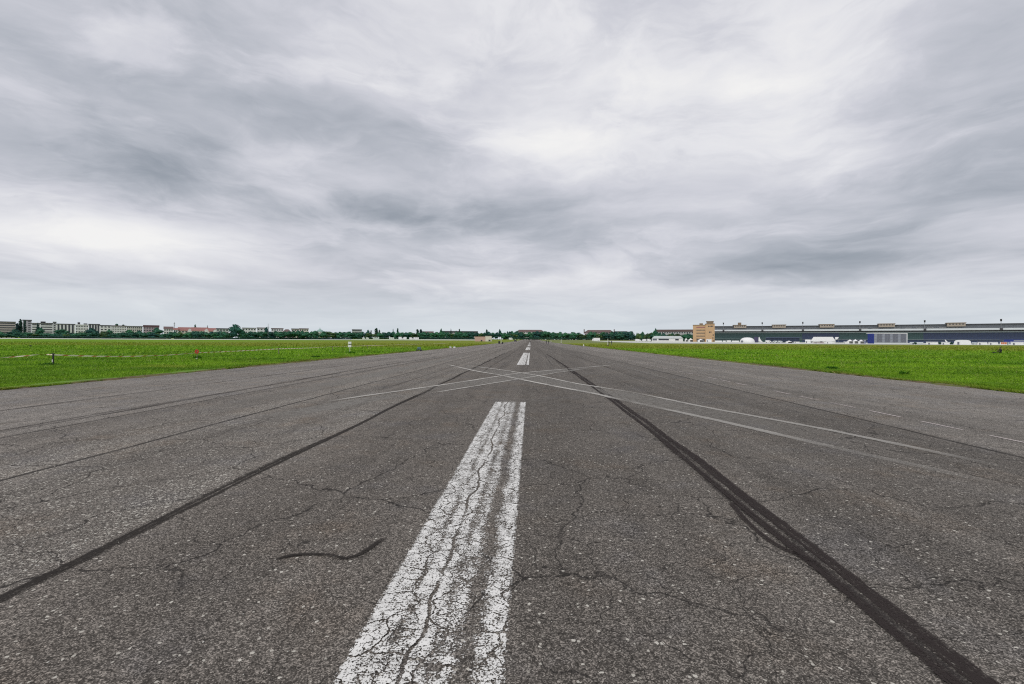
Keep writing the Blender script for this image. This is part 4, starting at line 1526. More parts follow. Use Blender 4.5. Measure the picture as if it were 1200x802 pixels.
def box_tent(px0, px1, Y, ytop, label, name='frame_tent', body=None, round_=False, cat='tent', peak=.3, door=True, group=None):
    cx, L = bx_at(px0, px1, Y)
    h = zat((px0 + px1) / 2, ytop, Y) - gz(Y)
    t = thing(name, label, cat, (cx, Y, gz(Y)), facing(cx, Y)[0], group)
    if round_:
        pts = [(-L / 2, 0), (L / 2, 0)]
        for i in range(9):
            a = math.pi * i / 8
            ca, sa = math.cos(a), math.sin(a)
            pts.append((L / 2 * (abs(ca) ** .45) * (1 if ca >= 0 else -1), h * (abs(sa) ** .45)))
        cov = MB().prism(pts, 0, 9).build('cover', body or M['tent'], t)
    else:
        MB().box(-L / 2 + .1, L / 2 - .1, .1, 6, 0, h * (1 - peak)).build('side_wall', body or M['tent'], t)
        e = h * (1 - peak)
        MB().prism_x([(-.2, e + .003), (6.3, e + .003), (3.05, h)], -L / 2, L / 2).build('roof', body or M['tent'], t)
    if door:
        MB().box(-L * .30, -L * .18, -.06, .05 if not round_ else .04, 0, min(2.1, h * .6)).build('door', M['grey_mesh'], t)
    return t


g = 'white tents and stalls along the apron'
YB = 585
van(744.5, 751, YB, 397.6, 'first low white van left of the grey marquee', 'white vans left of the marquee')
van(752, 757.5, YB + 4, 397.6, 'second low white van left of the grey marquee', 'white vans left of the marquee', -1)
van(758.5, 763, YB, 397.4, 'white van touching the left end of the grey marquee', 'white vans left of the marquee')
pagoda(804, YB, 3.2, 396.2, 'narrow white tent between grey marquee and control block', g)
pagoda(809.4, YB - 20, 5.8, 396.4, 'white peaked tent at the left foot of the control block', g)
pagoda(821, 540, 7, 397.4, 'white tent before the middle of the control block', g, .4)
box_tent(827.5, 834, 535, 397.6, 'white flat stall below the tower of the control block', g and 'market_stall', cat='stall', peak=.15)
for i, (a, b, lb) in enumerate(((838, 846, 'first low white banner right of the control block'), (847, 850.5, 'short white banner second from the control block'),
                                (851.5, 856.5, 'white banner before the green glass with two bumps'), (857.5, 866, 'long low white banner left of the white dome tent'))):
    cx, L = bx_at(a, b, 520)
    t = thing('banner_fence', lb, 'fence', (cx, 520, gz(520)), facing(cx, 520)[0], 'white banner fences before the green glass')
    MB().box(-L / 2, L / 2, -.03, .03, .15, 1.7 + .3 * (i == 2)).build('banner', M['tent'], t)
    for sx in (-1, 1):
        MB().tube([(sx * L * .49, .08, 0), (sx * L * .49, .08, 2.0)], .05, 6).build('post', M['steel'], t)
# white dome tent
Y = 470
cx, L = bx_at(867, 884.3, Y)
h = zat(875, 395.6, Y) - gz(Y)
t = thing('dome_tent', 'white domed tent with a dark doorway before the green glass', 'tent', (cx, Y, gz(Y)), facing(cx, Y)[0])
mb = MB()
nu, nv = 20, 6
for j in range(nv + 1):
    ph = (math.pi / 2) * j / nv
    for i in range(nu):
        a = 2 * math.pi * i / nu
        k = math.cos(ph) ** .75
        mb.v.append((L / 2 * k * math.cos(a) * (1 + .04 * math.cos(6 * a)), 5 + 6 * k * math.sin(a), h * math.sin(ph) ** .9))
for j in range(nv):
    for i in range(nu):
        i2 = (i + 1) % nu
        mb.f.append((j * nu + i, j * nu + i2, (j + 1) * nu + i2, (j + 1) * nu + i))
        mb.mi.append(0)
mb.build('cover', M['tent'], t)
MB().box(-L * .42, -L * .30, -.9, .9, 0, 2.0).build('doorway', M['grey_mesh'], t)
# dark violet container, white sail, dark awning hall
Y = 480
cx, L = bx_at(883.6, 888.6, Y)
t = thing('shipping_container', 'dark violet container standing right of the white domed tent', 'container', (cx, Y, gz(Y)), facing(cx, Y)[0])
hc = zat(886, 395.0, Y) - gz(Y)
mv = mat('dark_violet_paint', (.07, .065, .13), .6, .2)
MB().box(-L / 2, L / 2, 0, 5, 0, hc).build('body', mv, t)
for i in range(6):
    x = -L / 2 + L * (i + .5) / 6
    MB().box(x - .12, x + .12, -.07, 0.0, .1, hc - .1).build('rib', mv, t)
Y = 465
cx, L = bx_at(888.8, 894.2, Y)
hs = zat(890, 395.0, Y) - gz(Y)
t = thing('sail_canopy', 'white slanting sail canopy with a raised left tip beside the violet container', 'canopy', (cx, Y, gz(Y)), facing(cx, Y)[0])
mb = MB()
mb.prism([(-L / 2, 1.2), (L / 2, .5), (L * .2, 1.6), (-L * .12, hs * .62), (-L * .3, hs), (-L * .45, hs * .95)], 0, .12)
mb.build('sail', M['tent'], t)
for x, hh in ((-L * .38, hs), (L * .45, 1.2)):
    MB().tube([(x, .3, 0), (x, .3, hh * .9)], .08, 6).build('pole', M['steel'], t)
Y = 490
cx, L = bx_at(897, 938.5, Y)
ha = zat(915, 395.6, Y) - gz(Y)
t = thing('awning_hall', 'long dark navy fabric hall with pale ridge before the green glass', 'hall', (cx, Y, gz(Y)), facing(cx, Y)[0])
nseg = 8
MB().box(-L / 2, L / 2 - 1.5, .3, 12, 0, ha - .6).build('side_wall', M['awning'], t)
MB().prism([(-L / 2 - .2, ha - .58), (L / 2 + 1.2, ha - .58), (L / 2 - 1.0, ha), (-L / 2 + .4, ha)], -.3, 12.2).build('roof', M['frame_navy'], t)
for i in range(nseg):
    x = -L / 2 + (L - 1.6) * (i + .02) / nseg
    MB().box(x, x + .22, .16, .3, 0, ha - .6).build('post', M['frame_navy'], t)
YD = 430
van(897, 904, YD, 399.0, 'first low white van before the dark navy hall', 'vehicles before the dark navy hall')
van(905, 911, YD + 6, 399.6, 'second low grey van before the dark navy hall', 'vehicles before the dark navy hall', -1, M['hall_edge'])
van(912, 917.5, YD, 399.8, 'third low pale van before the dark navy hall', 'vehicles before the dark navy hall', 1, M['hall_edge'])
pagoda(924.5, YD - 30, 8, 399.4, 'low white tent at the right part of the dark navy hall', g, .45)
box_tent(930, 937, YD - 30, 400.6, 'flat white stall between dark navy hall and big marquee', 'market_stall', cat='stall', peak=.15)
# big white marquee
Y = 420
cx, L = bx_at(949.5, 979.5, Y)
h = zat(965, 395.0, Y) - gz(Y)
t = thing('marquee', 'big white marquee with slanted ends before the dark hangar opening', 'marquee', (cx, Y, gz(Y)), facing(cx, Y)[0])
MB().prism([(-L / 2, h * .30), (L / 2, h * .30), (L / 2 - 2.4, h), (-L / 2 + 2.4, h)], -.4, 14).build('roof', M['tent'], t)
MB().box(-L / 2 + .3, L / 2 - .3, .2, 13.6, 0, h * .295).build('side_wall', M['tent'], t)
for a, b in ((-.47, -.42), (-.12, -.02)):
    MB().box(L * a, L * b, .1, .25, h * .08, h * .27).build('opening', M['window'], t)
box_tent(943.5, 950, Y - 8, 398.2, 'small white tent at the left end of the big white marquee', peak=.35)
cx, L = bx_at(978.5, 983, Y - 6)
hs = zat(980, 395.2, Y - 6) - gz(Y)
t = thing('sail_canopy', 'white raised awning at the right end of the big white marquee', 'canopy', (cx, Y - 6, gz(Y)), facing(cx, Y)[0])
MB().prism([(-L * .4, hs * .58), (L * .1, hs * .62), (L * .5, hs), (-L * .5, hs)], 0, 3).build('sail', M['tent'], t)
MB().tube([(-L * .5, .2, 0), (-L * .5, .2, hs * .95)], .08, 6).build('pole', M['steel'], t)
MB().tube([(L * .4, .2, 0), (L * .4, .2, hs * .95)], .08, 6).build('pole', M['steel'], t)
box_tent(968, 975, 385, 400.2, 'small white box stall before the big white marquee', 'market_stall', cat='stall', peak=.12)
box_tent(953, 966, 392, 401.2, 'low pale stall row before the big white marquee', 'market_stall', cat='stall', peak=.2, body=M['wall_pink'])
for px, yt, w_, lb in ((996, 398.0, 7.4, 'left one of three white peaked tents before the blue container'), (1002.2, 397.8, 7.0, 'middle one of three white peaked tents before the blue container'),
                       (1009, 398.2, 7.0, 'right one of three white peaked tents touching the blue container')):
    pagoda(px, 395, w_, yt, lb, 'three white peaked tents', .42)
box_tent(988.5, 993, 396, 400.6, 'low white stall left of the three peaked tents', 'market_stall', cat='stall', peak=.2)

# grey temporary hall with a blue end
Y = 400
x0, x1 = at(1023.4, Y), at(1063, Y)
h = zat(1040, 390.4, Y) - gz(Y)
t = thing('temporary_hall', 'square grey netted hall with bright blue left end and white frame', 'hall', (x0, Y, gz(Y)))
w1, w2 = .6, x1 - x0
MB().box(0, w1, 0, 6.6, 0, h - .5).build('blue_end', M['blue'], t)
MB().box(w1 + .01, w2 - .35, .25, 6.6, 0, h - .5).build('body', M['grey_panel'], t)
MB().box(-.1, w2 + .1, -.2, 8, h - .49, h).build('roof', M['white'], t)
MB().box(w2 - .34, w2 + .1, -.2, .4, 0, h - .5).build('corner_post', M['white'], t)
n = 12
for i in range(n):
    xa = w1 + .5 + (w2 - w1 - 1.2) * i / n
    wd = (w2 - w1 - 1.2) / n
    MB().box(xa, xa + wd * .88, .16, .24, 1.0, h - .7).build('panel', M['grey_mesh'] if i % 3 != 0 else M['grey_panel'], t)
for i in range(4):
    z = 1.2 + (h - 2) * i / 3
    MB().box(w1 + .4, w2 - .5, .08, .15, z, z + .12).build('rail', M['steel'], t)
MB().box(w1 + .1, w2 - .4, .05, .2, 0, .85).build('skirt', M['hall_edge'], t)
cx, L = bx_at(1011.5, 1015.5, 392)
t = thing('portable_toilet', 'small blue portable cabin at the left foot of the blue hall end', 'cabin', (cx, 392, gz(392)), facing(cx, 392)[0])
MB().box(-.6, .6, 0, 1.2, 0, 2.2).build('body', M['blue'], t)
MB().prism_x([(-.06, 2.21), (1.26, 2.21), (.6, 2.5)], -.66, .66).build('roof', M['white'], t)
MB().box(-.4, .4, -.05, -.003, .1, 1.95).build('door', M['grey_panel'], t)

YE = 330
for a, b, yt, lb, kw in ((1066, 1082, 401.2, 'low grey white stall right of the grey netted hall', dict(body=M['hall_edge'], peak=.3)),
                         (1085, 1099.5, 400.8, 'white box tent left of the small leaning white sign', dict(peak=.12)),
                         (1102.5, 1114, 401.0, 'white box tent between two dark gaps left of the rounded tent', dict(peak=.12)),
                         (1145.2, 1157.2, 401.0, 'white box tent right of the rounded white tent', dict(peak=.10)),
                         (1158, 1169.8, 401.0, 'white box tent left of the orange marked stall', dict(peak=.10)),
                         (1184, 1200, 400.8, 'white stall with knobbly top at the right edge of the picture', dict(peak=.2))):
    box_tent(a, b, YE, yt, lb, 'frame_tent', group=None, **kw)
box_tent(1117.8, 1138, YE - 5, 398.6, 'large white tent with rounded shoulders before the navy glass', 'inflatable_tent', round_=True)
box_tent(1138.6, 1144.8, YE + 4, 401.4, 'small pale stall directly right of the rounded white tent', 'market_stall', cat='stall', body=M['hall_edge'], peak=.2)
t = box_tent(1171.6, 1183, YE - 5, 401.0, 'white stall with orange marks on its front', 'market_stall', cat='stall', peak=.12, door=False)
_, L = bx_at(1172.2, 1182.8, YE - 5)
for i in range(3):
    MB().box(-L * .38 + i * L * .22, -L * .22 + i * L * .22, -.02, .08, .5, 1.9).build('poster', M['orange'], t)
MB().box(L * .30, L * .42, -.02, .08, .2, 1.9).build('door', M['frame_green'], t)
cx, L = bx_at(1108, 1111.5, YE + 10)
t = thing('leaning_sign', 'small leaning white sign blade above the white box tents', 'sign', (cx, YE + 10, gz(YE)), facing(cx, YE)[0])
hs = zat(1109, 398.2, YE + 10) - gz(YE)
MB().prism([(-.2, .0), (.5, .0), (.25, hs * .6), (-.9, hs), (-1.2, hs)], 0, .12).build('blade', M['tent'], t)
MB().tube([(.1, .2, 0), (-.5, .2, hs * .8)], .06, 6).build('pole', M['steel'], t)
cx, L = bx_at(1176, 1206, 430)
t = thing('fabric_screen', 'long blue fabric screen behind the stalls at the right edge', 'screen', (cx, 430, gz(430)), facing(cx, 430)[0])
hb = zat(1190, 398.2, 430) - gz(430)
MB().box(-L / 2, L / 2, 0, .1, .2, hb).build('fabric', mat('deep_blue_fabric', (.025, .04, .22), .8, .2), t)
MB().box(-L * .1, L * .3, -.05, -.003, hb * .62, hb * .9).build('pale_strip', M['grey_panel'], t)
for s in (-.5, -.1, .3, .5):
    MB().tube([(L * s, .2, 0), (L * s, .2, hb)], .07, 6).build('post', M['steel'], t)
# ornamental shrubs between the stalls
for px, lb in ((1072.5, 'dark shrub right of the grey netted hall'), (1101, 'dark shrub between the two white box tents'), (1115, 'dark shrub left of the rounded white tent')):
    lob = [((0, 0, .9), (1.0, .8, .8)), ((.6, .2, .7), (.7, .6, .6))]
    t = thing('shrub', lb, 'shrub', (at(px, 322), 322, gz(322)))
    link('foliage', crown_mesh('foliage', lob, 60, .22, [M['needle'], M['leaf']], int(px)), t)


# ------------------------------------------------------------------ people
def person_mesh(name, pose, mats):
    """one continuous skinned body; pose gives joint places for a 1.75 m figure"""
    J = {'pelvis': (0, 0, .95), 'waist': (0, 0, 1.08), 'chest': (0, 0, 1.32), 'neck': (0, 0, 1.48), 'head0': (0, -.015, 1.56), 'head1': (0, -.03, 1.66), 'head2': (0, -.02, 1.72)}
    J.update({'sh' + s: (k * .17, 0, 1.42) for s, k in (('L', -1), ('R', 1))})
    J.update({'el' + s: (k * .23, .02, 1.13) for s, k in (('L', -1), ('R', 1))})
    J.update({'wr' + s: (k * .24, -.06, .88) for s, k in (('L', -1), ('R', 1))})
    J.update({'hp' + s: (k * .09, 0, .91) for s, k in (('L', -1), ('R', 1))})
    J.update({'kn' + s: (k * .10, -.01, .50) for s, k in (('L', -1), ('R', 1))})
    J.update({'an' + s: (k * .10, .02, .09) for s, k in (('L', -1), ('R', 1))})
    J.update({'to' + s: (k * .12, -.15, .04) for s, k in (('L', -1), ('R', 1))})
    J.update(pose)
    rad = {'pelvis': .135, 'waist': .125, 'chest': .145, 'neck': .055, 'head0': .075, 'head1': .092, 'head2': .07,
           'sh': .062, 'el': .045, 'wr': .03, 'hp': .088, 'kn': .06, 'an': .043, 'to': .035}
    E = [('pelvis', 'waist'), ('waist', 'chest'), ('chest', 'neck'), ('neck', 'head0'), ('head0', 'head1'), ('head1', 'head2')]
    for s in 'LR':
        E += [('chest', 'sh' + s), ('sh' + s, 'el' + s), ('el' + s, 'wr' + s), ('pelvis', 'hp' + s), ('hp' + s, 'kn' + s), ('kn' + s, 'an' + s), ('an' + s, 'to' + s)]
    names = list(J)
    pts = [Vector(J[n]) for n in names]
    rr = [rad.get(n, rad.get(n[:2], .04)) for n in names]
    idx = {n: i for i, n in enumerate(names)}
    edges = [(idx[a], idx[b]) for a, b in E]
    for s, k in (('L', -1), ('R', 1)):            # a palm, four fingers and a thumb
        w, e = Vector(J['wr' + s]), Vector(J['el' + s])
        d = (w - e).normalized()
        side = Vector((0, -1, 0)) - d * d.dot(Vector((0, -1, 0)))
        side.normalize()
        palm = len(pts)
        pts.append(w + d * .07)
        rr.append(.026)
        edges.append((idx['wr' + s], palm))
        for f in range(4):
            b0 = len(pts)
            off = side * (-.027 + .018 * f)
            ln = (.055, .066, .072, .064)[f]
            pts.append(w + d * .10 + off)
            pts.append(w + d * (.10 + ln) + off + Vector((-k * .015, 0, 0)))
            rr += [.010, .008]
            edges += [(palm, b0), (b0, b0 + 1)]
        b0 = len(pts)
        pts.append(w + d * .06 + side * .045)
        pts.append(w + d * .10 + side * .062)
        rr += [.011, .009]
        edges += [(palm, b0), (b0, b0 + 1)]
    me = bpy.data.meshes.new(name)
    me.from_pydata([tuple(p) for p in pts], edges, [])
    o = bpy.data.objects.new(name, me)
    COL.objects.link(o)
    md = o.modifiers.new('skin', 'SKIN')
    md.use_smooth_shade = True
    if not me.skin_vertices:
        bpy.context.view_layer.objects.active = o
    for i, v in enumerate(me.skin_vertices[0].data):
        v.radius = (rr[i], rr[i] * (.72 if names[i:i + 1] and names[i] in ('pelvis', 'waist', 'chest') else 1))
        v.use_root = (i == 0)
    o.modifiers.new('sub', 'SUBSURF').levels = 1
    dg = bpy.context.evaluated_depsgraph_get()
    em = bpy.data.meshes.new_from_object(o.evaluated_get(dg))
    bpy.data.objects.remove(o)
    em.name = name
    em.materials.clear()
    for m_ in mats:
        em.materials.append(m_)
    for p in em.polygons:
        z, x = p.center.z, p.center.x
        hand = min((p.center - Vector(J['wr' + s])).length for s in 'LR') < .11 or min((p.center - Vector(J['wr' + s])).length for s in 'LR') < .17 and z < J['wrL'][2] + .0
        head = (p.center - Vector(J['head1'])).length < .15
        leg = min((p.center - Vector(J[a + s])).length for a in ('kn', 'an', 'hp') for s in 'LR') < .26 and z < J['pelvis'][2] + .02
        foot = min((p.center - Vector(J['to' + s])).length for s in 'LR') < .12
        p.material_index = 3 if foot else (0 if hand or head else (2 if leg else 1))
    return em, J


def hair_mesh(J):
    mb = MB()
    c = Vector(J['head1'])
    n, m_ = 10, 5
    for j in range(m_ + 1):
        ph = 1.75 * j / m_
        for i in range(n):
            a = 2 * math.pi * i / n
            back = .035 if math.sin(a) > 0 else -.004
            mb.v.append((c.x + .098 * math.sin(ph) * math.cos(a), c.y + .012 + (.10 + back * .6) * math.sin(ph) * math.sin(a), c.z + .025 + .10 * math.cos(ph) - (.06 if math.sin(a) > .3 and j == m_ else 0) + (.045 if math.sin(a) < -.3 and j >= m_ - 1 else 0)))
    for j in range(m_):
        for i in range(n):
            i2 = (i + 1) % n
            mb.f.append((j * n + i, (j + 1) * n + i, (j + 1) * n + i2, j * n + i2))
            mb.mi.append(0)
    return mb.mesh('hair', M['hair'])


WALK = {'knL': (-.10, -.16, .52), 'anL': (-.10, -.20, .10), 'toL': (-.11, -.36, .07), 'knR': (.10, .02, .50), 'anR': (.10, .24, .16), 'toR': (.11, .12, .04),
        'elL': (-.24, .12, 1.15), 'wrL': (-.24, .08, .90), 'elR': (.24, -.06, 1.14), 'wrR': (.23, -.20, .94)}
SIT = {'pelvis': (0, 0, .16), 'waist': (0, .0, .29), 'chest': (0, -.05, .52), 'neck': (0, -.08, .67), 'head0': (0, -.11, .75), 'head1': (0, -.14, .84), 'head2': (0, -.13, .90),
       'shL': (-.17, -.06, .62), 'shR': (.17, -.06, .62), 'elL': (-.27, -.20, .40), 'elR': (.27, -.20, .40), 'wrL': (-.15, -.40, .42), 'wrR': (.15, -.40, .42),
       'hpL': (-.10, -.05, .14), 'hpR': (.10, -.05, .14), 'knL': (-.17, -.42, .40), 'knR': (.17, -.42, .40), 'anL': (-.13, -.52, .09), 'anR': (.13, -.52, .09),
       'toL': (-.14, -.68, .04), 'toR': (.14, -.68, .04)}


def person(px, py, pose, top, bottom, label, rz, group=None, pos=None, scale=1.0):
    p = pos or ground(px, py)
    me, J = person_mesh('person', pose, [M['skin'], top, bottom, M['black']])
    t = thing('person', label, 'person', (p.x, p.y, gz(p.y)), rz, group)
    t.scale = (scale,) * 3
    link('body', me, t)
    link('hair', hair_mesh(J), t)
    return t


g = 'people far down the runway'
person(621.3, 403.0, WALK, M['cloth_black'], M['cloth_black'], 'person in black walking beside the far centre line dash', R(10), g)
person(640.3, 403.2, WALK, M['cloth_navy'], M['cloth_black'], 'left one of two dark clothed people on the right half of the runway', R(170), g)
person(642.8, 403.4, {}, M['cloth_black'], M['cloth_navy'], 'right one of two dark clothed people on the right half of the runway', R(200), g)
person(645.6, 402.6, WALK, M['cloth_white'], M['cloth_grey'], 'person in a white top on the right half of the runway', R(160), g)
person(632.6, 401.0, WALK, M['cloth_grey'], M['cloth_navy'], 'small distant person in grey near the runway end', R(20), g)
person(713.6, 404.9, {}, M['cloth_black'], M['cloth_black'], 'person in black standing by a white post on the right grass', R(190))
person(716.6, 404.8, {}, M['cloth_navy'], M['cloth_grey'], 'person in navy and grey standing right of the white post', R(150))
person(1172.6, 414.2, SIT, M['cloth_black'], M['cloth_black'], 'person in black sitting on the right hand grass', R(165))
p = ground(1165.5, 414.2)
t = thing('bag', 'flat black bag lying left of the sitting person', 'bag', (p.x, p.y, p.z))
mb = MB()
mb.tube([(-.32, 0, .09), (-.25, 0, .10), (0, 0, .11), (.25, 0, .10), (.32, 0, .09)], [.03, .10, .12, .10, .03], 10)
mb.build('body', M['cloth_black'], t)
MB().tube([(-.15, -.08, .18), (-.1, -.1, .25), (.1, -.1, .25), (.15, -.08, .18)], .015, 6).build('handle', M['cloth_black'], t)

# a crow in the left meadow
p = ground(36.2, 407.0)
t = thing('crow', 'black crow standing in the left meadow', 'bird', (p.x, p.y, p.z - .02), R(60))
mb = MB()
mb.tube([(.26, 0, .17), (.16, 0, .21), (.02, 0, .25), (-.10, 0, .30), (-.16, 0, .37), (-.20, 0, .40), (-.235, 0, .40)], [.02, .06, .10, .095, .055, .052, .018], 10)
mb.build('body', M['feather'], t)
MB().tube([(-.23, 0, .40), (-.31, 0, .385)], [.018, .003], 6).build('beak', M['black'], t)
for s in (-1, 1):
    MB().tube([(.0, s * .04, .18), (.01, s * .04, .0)], .01, 5).build('leg', M['black'], t)
MB().box(.22, .42, -.04, .04, .13, .155).build('tail', M['feather'], t)

# ------------------------------------------------------------------ posts, signs, tape
def on(px, py):
    p = ground(px, py)
    return p, p.y / F0          # place and metres per picture pixel there


TX = -29.2
p, s = on(62.3, 428)
t = thing('fence_post', 'dark wooden tape post with white lower face nearest the camera', 'post', (p.x, p.y, p.z))
hp = 13.2 * s
MB().box(-.035, .035, -.03, .03, -.1, hp).build('stake', M['black'], t)
MB().box(-.055, .055, -.05, .05, hp + .001, hp + .06).build('cap', M['black'], t)
MB().box(-.05, .0, -.036, -.031, .15, .36).build('reflector', M['white'], t)
post1 = Vector((p.x, p.y, p.z + hp - .03))

p, s = on(231, 421.4)
t = thing('warning_sign', 'small red round warning marker on a thin post in the tape line', 'sign', (p.x, p.y, p.z))
hz_ = 12.2 * s
MB().tube([(0, 0, -.1), (0, 0, hz_ - .1)], .022, 8).build('post', M['wood'], t)
disc = MB()
disc.tube([(0, -.045, hz_ - 2.7 * s), (0, -.03, hz_ - 2.7 * s)], 2.6 * s, 20).build('plate', M['red'], t)
MB().box(-.030, .025, -.052, -.047, hz_ - 3.8 * s, hz_ - 1.2 * s).build('symbol', M['roof_brown'], t)
MB().box(.045, .10, -.052, -.047, hz_ - 3.2 * s, hz_ - 1.9 * s).build('symbol', M['orange'], t)
MB().box(-.05, .05, -.08, -.02, 0, .10).build('foot', M['white'], t)
post2 = Vector((p.x, p.y, p.z + 8.0 * s))

p, s = on(409.8, 414.6)
t = thing('distance_marker', 'white double plate marker on a pale post at the left turf edge', 'sign', (p.x, p.y, p.z))
MB().tube([(0, .03, -.1), (0, .03, 14 * s)], .028, 8).build('post', M['hall_edge'], t)
MB().box(-2 * s, 2 * s, -.03, 0, 11.6 * s, 14.2 * s).build('plate', M['white'], t)
MB().box(-2 * s, 2 * s, -.03, 0, 7.7 * s, 10.5 * s).build('plate', M['white'], t)
MB().box(-.9 * s, 1.7 * s, -.02, 0, 10.6 * s, 11.5 * s).build('spacer', M['black'], t)

more = []
for px, yb, lb in ((326.6, 415.6, 'second wooden tape post right of the red marker'), (389.5, 411.3, 'wooden tape post left of the white double plate marker'),
                   (430.4, 409.2, 'wooden tape post right of the white double plate marker'), (472.6, 406.4, 'far wooden tape post left of the green light box'),
                   (530.6, 404.0, 'farthest thin wooden tape post above the white blocks')):
    p, s = on(px, yb)
    t = thing('fence_post', lb, 'post', (p.x, p.y, p.z), 0, 'wooden posts of the tape fence')
    MB().box(-.03, .03, -.03, .03, -.1, .70).build('stake', M['wood'], t)
    MB().box(-.036, .036, -.036, .036, .701, .74).build('cap', M['black'], t)
    more.append(Vector((p.x, p.y, p.z + .64)))


def tape(name, label, pts, sag, width=.075, twist=.0, stripe=.33):
    """barrier tape between posts; the stripes are cut as separate faces"""
    mb = MB()
    q = []
    for k in range(len(pts) - 1):
        a, b = pts[k], pts[k + 1]
        n = max(8, int((b - a).length / stripe))
        sg = sag[k] if isinstance(sag, (list, tuple)) else sag
        for i in range(n):
            f = i / n
            c = a.lerp(b, f)
            c.z -= sg * 4 * f * (1 - f)
            q.append((c, (b - a).normalized()))
    q.append((pts[-1], (pts[-1] - pts[-2]).normalized()))
    for i, (c, d) in enumerate(q):
        tw = twist * math.sin(i * .61) + .35 * math.sin(i * .05)
        up = (Vector((0, 0, 1)) * math.cos(tw) + Vector((d.y, -d.x, 0)) * math.sin(tw)) * width / 2
        sh = d * .10
        mb.v += [tuple(c - up - sh), tuple(c + up + sh)]
    for i in range(len(q) - 1):
        mb.f.append((2 * i, 2 * i + 2, 2 * i + 3, 2 * i + 1))
        mb.mi.append(1 if i % 3 == 2 else 0)
    o = mb.build(name, [M['tape_white'], M['tape_red']])
    return tag(o, label, 'barrier tape')


far0 = ground(-150, 436)
tape('barrier_tape', 'red and white barrier tape twisting in from the left edge of the meadow',
     [Vector((far0.x, far0.y, .62)), Vector((at(0, 26.5), 26.5, zat(0, 419.2, 26.5))), Vector((at(50, 28.6), 28.6, zat(50, 415.4, 28.6))), post1], [.08, .02, .0], twist=.9, stripe=.22)
tape('barrier_tape', 'long red and white barrier tape running from the dark post past the red marker',
     [post1, post2] + more, [.19, .02, .05, .05, .10, .16, .2], twist=.15, stripe=.26)

# runway edge light box, white blocks, lamps and posts
p, s = on(491, 411.6)
t = thing('runway_light', 'low dark green light box on two black feet at the left runway edge', 'runway light', (p.x, p.y, p.z))
MB().prism_x([(-.2, 1.3 * s), (.3, 1.3 * s), (.3, 4.6 * s), (.05, 4.8 * s), (-.2, 3.2 * s)], -1.7 * s, 1.7 * s).build('housing', M['frame_green'], t)
for k in (-1, 1):
    MB().box(k * 2.4 * s - 1.0 * s, k * 2.4 * s + 1.0 * s, -.2, .2, 0, 1.6 * s).build('foot', M['black'], t)
MB().tube([(0, -.22, 2.2 * s), (0, -.2, 2.2 * s)], .07, 12).build('lens', M['window'], t)
for px, lb in ((527.8, 'left one of two white concrete blocks on the left turf edge'), (532.4, 'right one of two white concrete blocks on the left turf edge')):
    p, s = on(px, 408.0)
    t = thing('concrete_block', lb, 'block', (p.x, p.y, p.z), R(8))
    mb = MB()
    a, b, h = 1.25 * s, .2, 1.6 * s
    mb.prism([(-a, 0), (a, 0), (a, h * .8), (a * .8, h), (-a * .8, h), (-a, h * .8)], -b, b)
    mb.build('block', M['white'], t)
    MB().tube([(-.05, 0, h), (-.05, 0, h + .05), (.05, 0, h + .05), (.05, 0, h)], .012, 6).build('lifting_loop', M['steel'], t)
for px, py, h, lb in ((587.2, 403.6, 6.2, 'thin white post between dark boxes at the left runway edge'), (657.6, 403.4, 5.4, 'white post with brown foot at the right runway edge'),
                      (712.3, 405.6, 8.2, 'tall thin white post beside the standing people')):
    p, s = on(px, py)
    t = thing('marker_post', lb, 'post', (p.x, p.y, p.z))
    MB().tube([(0, 0, 0), (0, 0, h * s)], .09, 8).build('pole', M['white'], t)
    MB().tube([(0, 0, h * s), (0, 0, h * s + .05)], .11, 8).build('cap', M['steel'], t)
    MB().box(-.22, .22, -.22, .22, -.05, .35).build('foot', M['roof_brown'], t)
for px, py, w_, h, lb in ((585.0, 403.2, 2.0, 3.0, 'larger dark box left of the thin white post'), (588.8, 403.4, 1.6, 2.2, 'smaller dark box right of the thin white post')):
    p, s = on(px, py)
    t = thing('equipment_box', lb, 'box', (p.x, p.y, p.z), R(12))
    MB().box(-w_ * s / 2, w_ * s / 2, -.3, .3, .08, h * s).build('cabinet', M['black'], t)
    MB().box(-w_ * s / 2 - .04, w_ * s / 2 + .04, -.36, .34, h * s + .002, h * s + .06).build('lid', M['roof_dark'], t)
    for k in (-1, 1):
        MB().box(k * w_ * s * .35 - .05, k * w_ * s * .35 + .05, -.2, .2, -.02, .079).build('foot', M['steel'], t)
p, s = on(684, 405.8)
t = thing('runway_light', 'small white lamp on the right runway edge', 'runway light', (p.x, p.y, p.z))
MB().tube([(0, 0, 0), (0, 0, .12), (0, 0, .30)], [.22, .20, .10], 12).build('base', M['hall_edge'], t)
MB().tube([(0, 0, .30), (0, 0, .46), (0, 0, .54)], [.14, .14, .05], 12).build('lens', M['white'], t)


